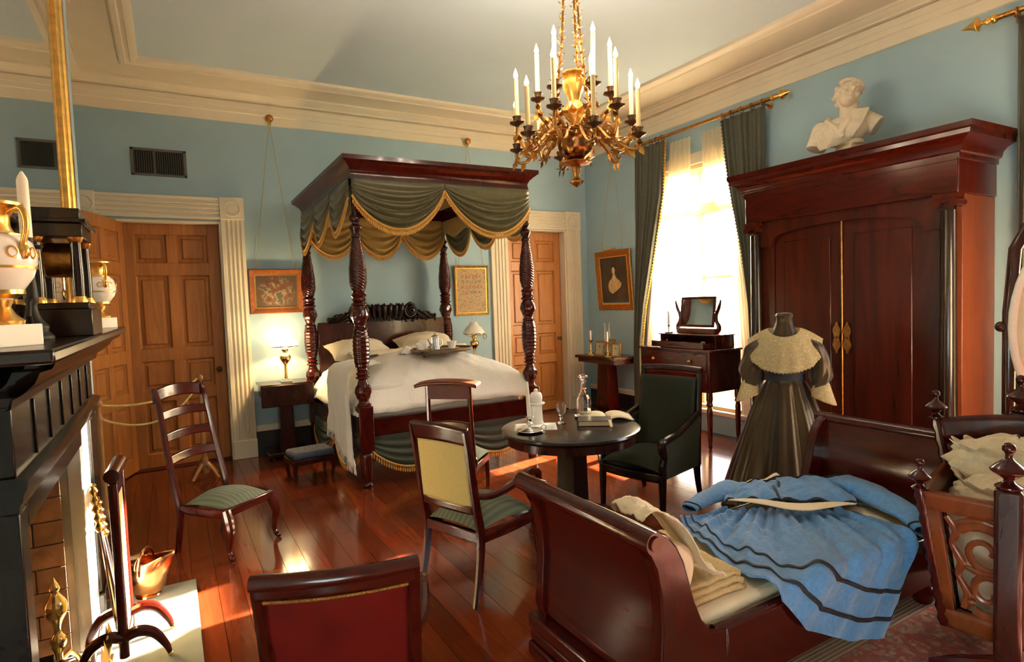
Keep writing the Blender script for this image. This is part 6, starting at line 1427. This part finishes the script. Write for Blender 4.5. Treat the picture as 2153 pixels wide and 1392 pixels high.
# dark green armchair
ga = thing('green_armchair', 'dark green upholstered armchair with sloping mahogany arms behind the round table', 'chair', (3.498, 3.565, 0), math.radians(194))
for s in (-1, 1):
    put('back_leg', bar(MB(), [(-.06, s * .265, 0), (-.02, s * .265, .15), (.0, s * .265, .30)], [.018, .024, .03], n=8), M['ebony'], ga)
    put('front_leg', bar(MB(), [(.52, s * .272, .0), (.515, s * .272, .15), (.51, s * .272, .34)], [.021, .027, .032], n=8), M['ebony'], ga)
    put('back_stile', bar(MB(), [(.0, s * .268, .28), (-.03, s * .268, .6), (-.075, s * .262, .95), (-.09, s * .258, 1.03)], [.030, .027, .025, .022], flat=(1, 1), n=8), M['ebony'], ga)
    put('side_panel', MB().grid(20, 10, lambda u, t: (-.03 + .53 * u, s * (.275 - .0 * t), .29 + (.39 - .13 * u ** 1.3) * t)), M['greenp'], ga, solid=.035, smooth=60)
    ar_ = put('arm', bar(MB(), [(-.04, s * .275, .71), (.12, s * .282, .66), (.30, s * .288, .605), (.46, s * .29, .58), (.535, s * .29, .565), (.55, s * .29, .525), (.525, s * .288, .48)], [.020, .026, .028, .030, .030, .026, .022], k=26), M['ebony'], ga)
    put('arm_front', bar(MB(), [(.53, s * .288, .53), (.505, s * .285, .46), (.52, s * .278, .39), (.515, s * .272, .33)], [.028, .026, .030, .032], k=16), M['ebony'], ar_)
put('front_seat_rail', MB().grid(20, 4, lambda u, t: (.515 + .03 * sin(pi * u), -.275 + .55 * u, .265 + .07 * t)), M['ebony'], ga, solid=.03, smooth=60); put('seat_base', MB().box(.0, .52, -.265, .265, .27, .35), M['greenp'], ga, bevel=.01)
put('seat_cushion', cushion(.50, .54, .0, .555, .34, .085, .02), M['greenp'], ga, smooth=80)
put('back_upholstery', MB().grid(20, 20, lambda u, t: (.035 - .085 * t + .02 * (sin(pi * u) * sin(pi * t)) ** .5, -.245 + .49 * u, .38 + .60 * t)), M['greenp'], ga, solid=.04, smooth=80)
put('outside_back', MB().grid(12, 12, lambda u, t: (-.012 - .065 * t, -.25 + .50 * u, .29 + .68 * t)), M['greenp'], ga, solid=.012, smooth=80)
put('crest_rail', bar(MB(), [(-.092, -.275, 1.03), (-.10, -.1, 1.04), (-.10, .1, 1.04), (-.092, .275, 1.03)], .030, flat=(1, 1), n=10), M['dark'], ga)
# red leather chair in the foreground
rc = thing('red_leather_chair', 'red leather backed chair with rolled top and brass nails, nearest the camera', 'chair', (.405, 1.80, 0), math.radians(72))
for s in (-1, 1):
    put('back_stile', bar(MB(), [(-.02, s * .20, 0), (.02, s * .205, .2), (.03, s * .21, .40), (-.01, s * .212, .55), (-.05, s * .215, .72), (-.095, s * .218, .875)], [.018, .022, .026, .024, .022, .020], n=8, k=24), M['mah'], rc)
    put('front_leg', bar(MB(), [(.46, s * .22, .40), (.47, s * .22, .2), (.46, s * .22, 0)], [.028, .024, .018], n=8), M['mah'], rc)
    put('side_seat_rail', MB().box(.02, .46, s * .215 - .016, s * .215 + .016, .34, .41), M['mah'], rc, bevel=.006)
    put('arm', bar(MB(), [(-.03, s * .22, .64), (.12, s * .25, .63), (.30, s * .26, .64), (.38, s * .26, .60), (.36, s * .25, .50), (.38, s * .23, .41)], [.018, .022, .022, .022, .02, .02], k=24), M['mah'], rc)
put('front_seat_rail', MB().box(.44, .475, -.235, .235, .34, .41), M['mahy'], rc, bevel=.008)
put('seat', cushion(.42, .47, .02, .48, .39, .08, .03), M['red'], rc, smooth=80)
put('leather_back', MB().grid(24, 24, lambda u, t: (.028 - .118 * t - .022 * sin(pi * u), -.198 + .396 * u, .44 + .415 * t)), M['red'], rc, solid=.02, smooth=80)
put('top_roll', bar(MB(), [(-.10, -.232, .885), (-.122, -.08, .885), (-.122, .08, .885), (-.10, .232, .885)], .024, n=14), M['mahy'], rc)
put('top_rail', MB().grid(24, 4, lambda u, t: (-.098 - .022 * sin(pi * u) - .004 * t, -.222 + .444 * u, .838 + .04 * t)), M['mahy'], rc, solid=.03, smooth=60)
nm_ = MB().ball((0, 0, 0), (.0058, .0058, .0058), 8, 5).mesh('brass_nail'); nm_.materials.append(M['gilt2'])
for k in range(58):
    u = (k + .5) / 58; o = put('brass_nail', nm_, M['gilt2'], rc); o.location = (-.114 - .022 * sin(pi * u), -.2 + .40 * u, .832)
# ------------------------------------------------------------------ round table
TX, TY = 2.42, 3.41
tb = thing('round_table', 'round dark mahogany pedestal table in the middle of the room', 'table', (TX, TY, 0))
put('top', MB().lathe([(.46, .70), (.488, .708), (.494, .722), (.488, .736), (.47, .74), (.01, .7405)], 64), M['ebony'], tb)
put('apron', MB().lathe([(.43, .645), (.462, .648), (.465, .70), (.43, .70)], 64), M['dark'], tb)
put('pedestal', MB().lathe([(.17, .10), (.145, .14), (.125, .20), (.118, .60), (.135, .645)], 6), M['ebony'], tb, smooth=20); put('collar', MB().lathe([(.16, .10), (.19, .115), (.19, .14), (.15, .15)], 40), M['ebony'], tb)
def tri(r, z, a): return r * (1 - .22 * abs(sin(1.5 * a)) )
put('base', MB().lathe([(.34, .045), (.36, .06), (.36, .09), (.33, .10), (.02, .101)], 60, fn=tri), M['ebony'], tb)
for k in range(3):
    a = 2 * pi * k / 3; put('foot', MB().lathe([(.03, 0), (.05, .012), (.05, .035), (.03, .05)], 14, c=(.29 * cos(a), .29 * sin(a), 0)), M['ebony'], tb)
T = .7405
doily = put('linen_cloth', MB().grid(12, 8, lambda u, t: (2.02 + .27 * u + .12 * t, 3.52 - .14 * u + .20 * t, T + .0015 + .002 * sin(4 * u))), M['linen'], solid=.002, smooth=60); tag(doily, 'small white cloth under the candlestick on the round table', 'cloth')
chamberstick('silver chamberstick with tall leaning white candle on the round table', (2.10, 3.44, T + .003), .25, -.012, .095)
jr = thing('porcelain_jar', 'white porcelain covered jar with knob lid on the round table', 'jar', (2.285, 3.64, T + .003))
put('body', MB().lathe([(.05, 0), (.052, .01), (.046, .02), (.044, .12), (.05, .135), (.062, .145), (.062, .155), (.03, .16)], 24), M['porc'], jr); put('lid', MB().lathe([(.04, .16), (.045, .175), (.046, .20), (.036, .225), (.014, .235), (.016, .245), (.008, .255), (.002, .257)], 24), M['porc'], jr)
gb = thing('crystal_goblet', 'small cut crystal goblet in the middle of the round table', 'glass', (2.43, 3.535, T))
put('bowl', MB().lathe([(.009, .055), (.02, .065), (.034, .09), (.038, .12), (.040, .148), (.037, .148), (.034, .12), (.028, .092), (.012, .07), (.002, .068)], 24, cap=False, fn=lambda r, z, a: r * (1 + .025 * cos(9 * a) * (z < .11))), M['glass'], gb)
put('stem', MB().lathe([(.034, 0), (.034, .004), (.01, .012), (.007, .03), (.012, .04), (.009, .056)], 20), M['glass'], gb)
co_ = put('silver_coaster', MB().lathe([(.01, 0), (.068, 0), (.075, .010), (.072, .011), (.066, .004), (.01, .004)], 32), M['silver']); co_.location = (2.70, 3.62, T); tag(co_, 'round silver coaster under the crystal decanter', 'coaster')
dc = thing('crystal_decanter', 'cut crystal decanter with mushroom stopper on the round table', 'decanter', (2.70, 3.62, T + .005))
put('body', MB().lathe([(.055, 0), (.058, .01), (.056, .05), (.055, .09), (.054, .13), (.040, .16), (.022, .19), (.017, .23), (.017, .262), (.028, .268), (.026, .275), (.012, .276), (.012, .20), (.028, .165), (.045, .13), (.048, .03), (.002, .022)], 36, cap=False, fn=lambda r, z, a: r * (1 + (.045 * cos(8 * a + 90 * z) * cos(8 * a - 90 * z) if z < .10 and r > .054 else .012 * cos(8 * a)))), M['glass'], dc)
put('stopper', MB().lathe([(.009, .25), (.011, .28), (.02, .29), (.036, .30), (.036, .308), (.02, .318), (.002, .322)], 20, fn=lambda r, z, a: r * (1 + .04 * cos(8 * a))), M['glass'], dc)
put('neck_ring', MB().lathe([(.02, .208), (.026, .213), (.02, .218)], 20, cap=False), M['glass'], dc)
cb = thing('closed_book', 'brown leather closed book with marker ribbon on the round table', 'book', (2.60, 3.36, T), math.radians(-36))
put('cover', MB().box(-.12, .12, -.085, .085, 0, .005).box(-.12, .12, -.085, .085, .035, .04).box(-.123, .12, .078, .085, .005, .035), M['leatherb'], cb, bevel=.002); put('page_block', MB().box(-.112, .115, -.078, .078, .005, .035), M['paper'], cb)
put('ribbon', MB().grid(4, 8, lambda u, t: (.09 + .02 * u + .01 * t, -.07 - .06 * t, .041 - .035 * t ** 2)), M['paper'], cb, solid=.002)
obk = thing('open_book', 'large open book with cream pages at the chair side of the round table', 'book', (2.80, 3.475, T), math.radians(-32))
put('cover', MB().box(-.19, .19, -.13, .13, 0, .005), M['leatherb'], obk)
for s in (-1, 1):
    put('page_block', MB().grid(16, 4, lambda u, t: (s * .182 * u, -.122 + .244 * t, .006 + .030 * (sin(pi * min(1, u * 1.1)) ** .6) * (1 - .35 * u) + .002)), M['paper'], obk, solid=.010, offs=-1 if s > 0 else 1, smooth=80)
    mb = MB()
    for r in range(9):
        z = lambda u: .0195 + .030 * (sin(pi * min(1, u * 1.1)) ** .6) * (1 - .35 * u)
    
# ------------------------------------------------------------------ chandelier
CHX, CHY = 2.40, 3.22
chd = thing('chandelier', 'gilt bronze chandelier with many lit candle bulbs hanging over the round table', 'chandelier', (CHX, CHY, 0))
put('bowl', MB().lathe([(.01, 2.555), (.05, 2.565), (.09, 2.60), (.115, 2.65), (.118, 2.685), (.135, 2.705), (.12, 2.715), (.05, 2.71)], 40, fn=lambda r, z, a: r * (1 + .025 * cos(16 * a))), M['bronzeg'] if 'bronzeg' in M else M['gilt2'], chd)
for k in range(16):
    a = 2 * pi * k / 16; put('bowl_leaf', MB().leaf((.118 * cos(a), .118 * sin(a), 2.69), (cos(a) * .6, sin(a) * .6, .9), (cos(a), sin(a), -.3), .085, .026), M['gilt2'], chd, smooth=0)
pdn = put('pendant', MB().lathe([(.002, 2.385), (.022, 2.40), (.045, 2.425), (.02, 2.44), (.018, 2.47), (.028, 2.505), (.03, 2.525), (.085, 2.54), (.10, 2.548), (.085, 2.556), (.03, 2.56)], 24, fn=lambda r, z, a: r * (1 + .09 * cos(8 * a))), M['gilt2'], chd)
put('baluster', MB().lathe([(.03, 2.70), (.018, 2.75), (.022, 2.80), (.055, 2.84), (.072, 2.88), (.06, 2.92), (.036, 2.95), (.048, 2.985), (.068, 3.03), (.074, 3.08), (.056, 3.10), (.08, 3.125), (.07, 3.14), (.02, 3.145)], 28, fn=lambda r, z, a: r * (1 + .06 * cos(9 * a + 6 * z))), M['gilt'], chd)
for k in range(8):
    a = 2 * pi * k / 8; put('baluster_leaf', MB().leaf((.05 * cos(a), .05 * sin(a), 2.85), (cos(a) * .8, sin(a) * .8, .7), (cos(a), sin(a), 0), .08, .03), M['gilt'], chd, smooth=0)
put('gallery_ring', MB().tube([(.165 * cos(a), .165 * sin(a), 2.735) for a in [2 * pi * k / 40 for k in range(40)]], .013, 8, closed=True), M['gilt2'], chd)
random.seed(11)
for k in range(3):
    a = math.radians(35 + 120 * k); A = Vector((.165 * cos(a), .165 * sin(a), 2.74)); B = Vector((.05 * cos(a), .05 * sin(a), 3.70)); C2 = Vector((.03 * cos(a), .03 * sin(a), 3.97)); mb = MB()
    P = [A.lerp(B, i / 24) + Vector((cos(a), sin(a), 0)) * (-.022 * sin(pi * i / 24)) for i in range(25)] + [C2]
    mb.tube(P, .0075, 6)
    for i in range(1, 50):
        q = i / 50 * 24; j = int(q); p = P[j].lerp(P[j + 1], q - j); b = i * 2.4
        mb.leaf(p, (cos(b), sin(b), .9), (cos(b), sin(b), -.5), .046, .012)
    put('leafy_chain', mb, M['gilt2'], chd, smooth=0)
put('ceiling_canopy', MB().lathe([(.02, 3.93), (.05, 3.95), (.13, 3.99), (.14, 4.021)], 28), M['gilt2'], chd)
CW = 3.4
def s_arm(R, zc, side, z0=2.68):
    return [(.13, 0, z0 + .03), (.19, side * .02, z0 + .05), (R * .70, side * .03, z0 - .03), (R * .86, side * .015, z0 - .085 + (zc - 2.70) * .3), (R * 1.0, 0, zc - .10), (R, 0, zc - .035)] if R > .3 else [(.10, 0, z0 + .03), (.16, 0, z0 + .10), (.20, side * .02, z0 + .16), (.235, 0, z0 + .2), (R, 0, zc - .08), (R, 0, zc - .035)]
kk = 0
for i in range(6):
    for j, (R, zc, da) in enumerate(((.415, 2.70, -14), (.385, 2.83, 12), (.24, 3.0, 0))):
        a = math.radians(i * 60 + da + 263); mb = MB(); ca, sa = cos(a), sin(a); rot = Matrix.Rotation(a, 4, 'Z'); mb.M = rot
        P = smooth_pts(s_arm(R, zc, 1 if j % 2 else -1), 18); mb.tube(P, [.014 - .005 * t / 18 for t in range(19)], 8)
        for t in (3, 5, 7, 9, 11, 13, 15):
            p = Vector(P[t]); d = Vector(P[t + 1]) - Vector(P[t - 1]); sg = 1 if t % 4 == 1 else -1
            mb.leaf(p, d.normalized() * .6 + Vector((0, 0, sg * .9)), (0, 1, 0), .07, .020); mb.leaf(p, d.normalized() * .7 + Vector((0, sg * .9, .1)), (0, 0, 1), .055, .017)
        cpts = [((R * .80 if R > .3 else .20) + .035 * (1 - k / 16) * cos(k * .55), 0, (2.64 if R > .3 else 2.76) + (zc - 2.70) * .35 * (R > .3) + .035 * (1 - k / 16) * sin(k * .55)) for k in range(14)]
        mb.tube(cpts, .006, 6)
        arm = put('branch_arm', mb, M['gilt2'], chd, smooth=50)
        c = (R * ca, R * sa, zc)
        put('drip_pan', MB().lathe([(.012, -.045), (.02, -.035), (.048, -.022), (.052, -.016), (.02, -.02)], 16, c=c, fn=lambda r, z, q: r * (1 + .10 * cos(6 * q))), M['bronze'], arm)
        put('candle_cup', MB().lathe([(.012, -.02), (.024, -.012), (.026, .012), (.032, .022), (.028, .024), (.018, .02)], 14, c=c), M['bronze'], arm)
        ln = .265 if j < 2 else .275; lean = .02 * sin(kk * 2.1) * (kk % 5 == 2)
        put('candle_sleeve', MB().tube([(c[0], c[1], zc + .01), (c[0] + lean * .5, c[1] + lean, zc + ln * .5), (c[0] + lean, c[1] + lean * 2, zc + ln)], .0145, 14), M['wax'], arm)
        tip = (c[0] + lean, c[1] + lean * 2, zc + ln)
        put('lit_bulb', MB().lathe([(.006, 0), (.013, .012), (.015, .024), (.010, .042), (.004, .058), (.001, .068)], 10, c=tip), M['flm'], arm)
        l = bpy.data.lights.new('bulb_light', 'POINT'); l.energy = CW; l.color = (1.0, .84, .64); l.shadow_soft_size = .02
        o = bpy.data.objects.new('bulb_light', l); COL.objects.link(o); o.parent = chd; o.location = (tip[0], tip[1], tip[2] + .10)
        kk += 1
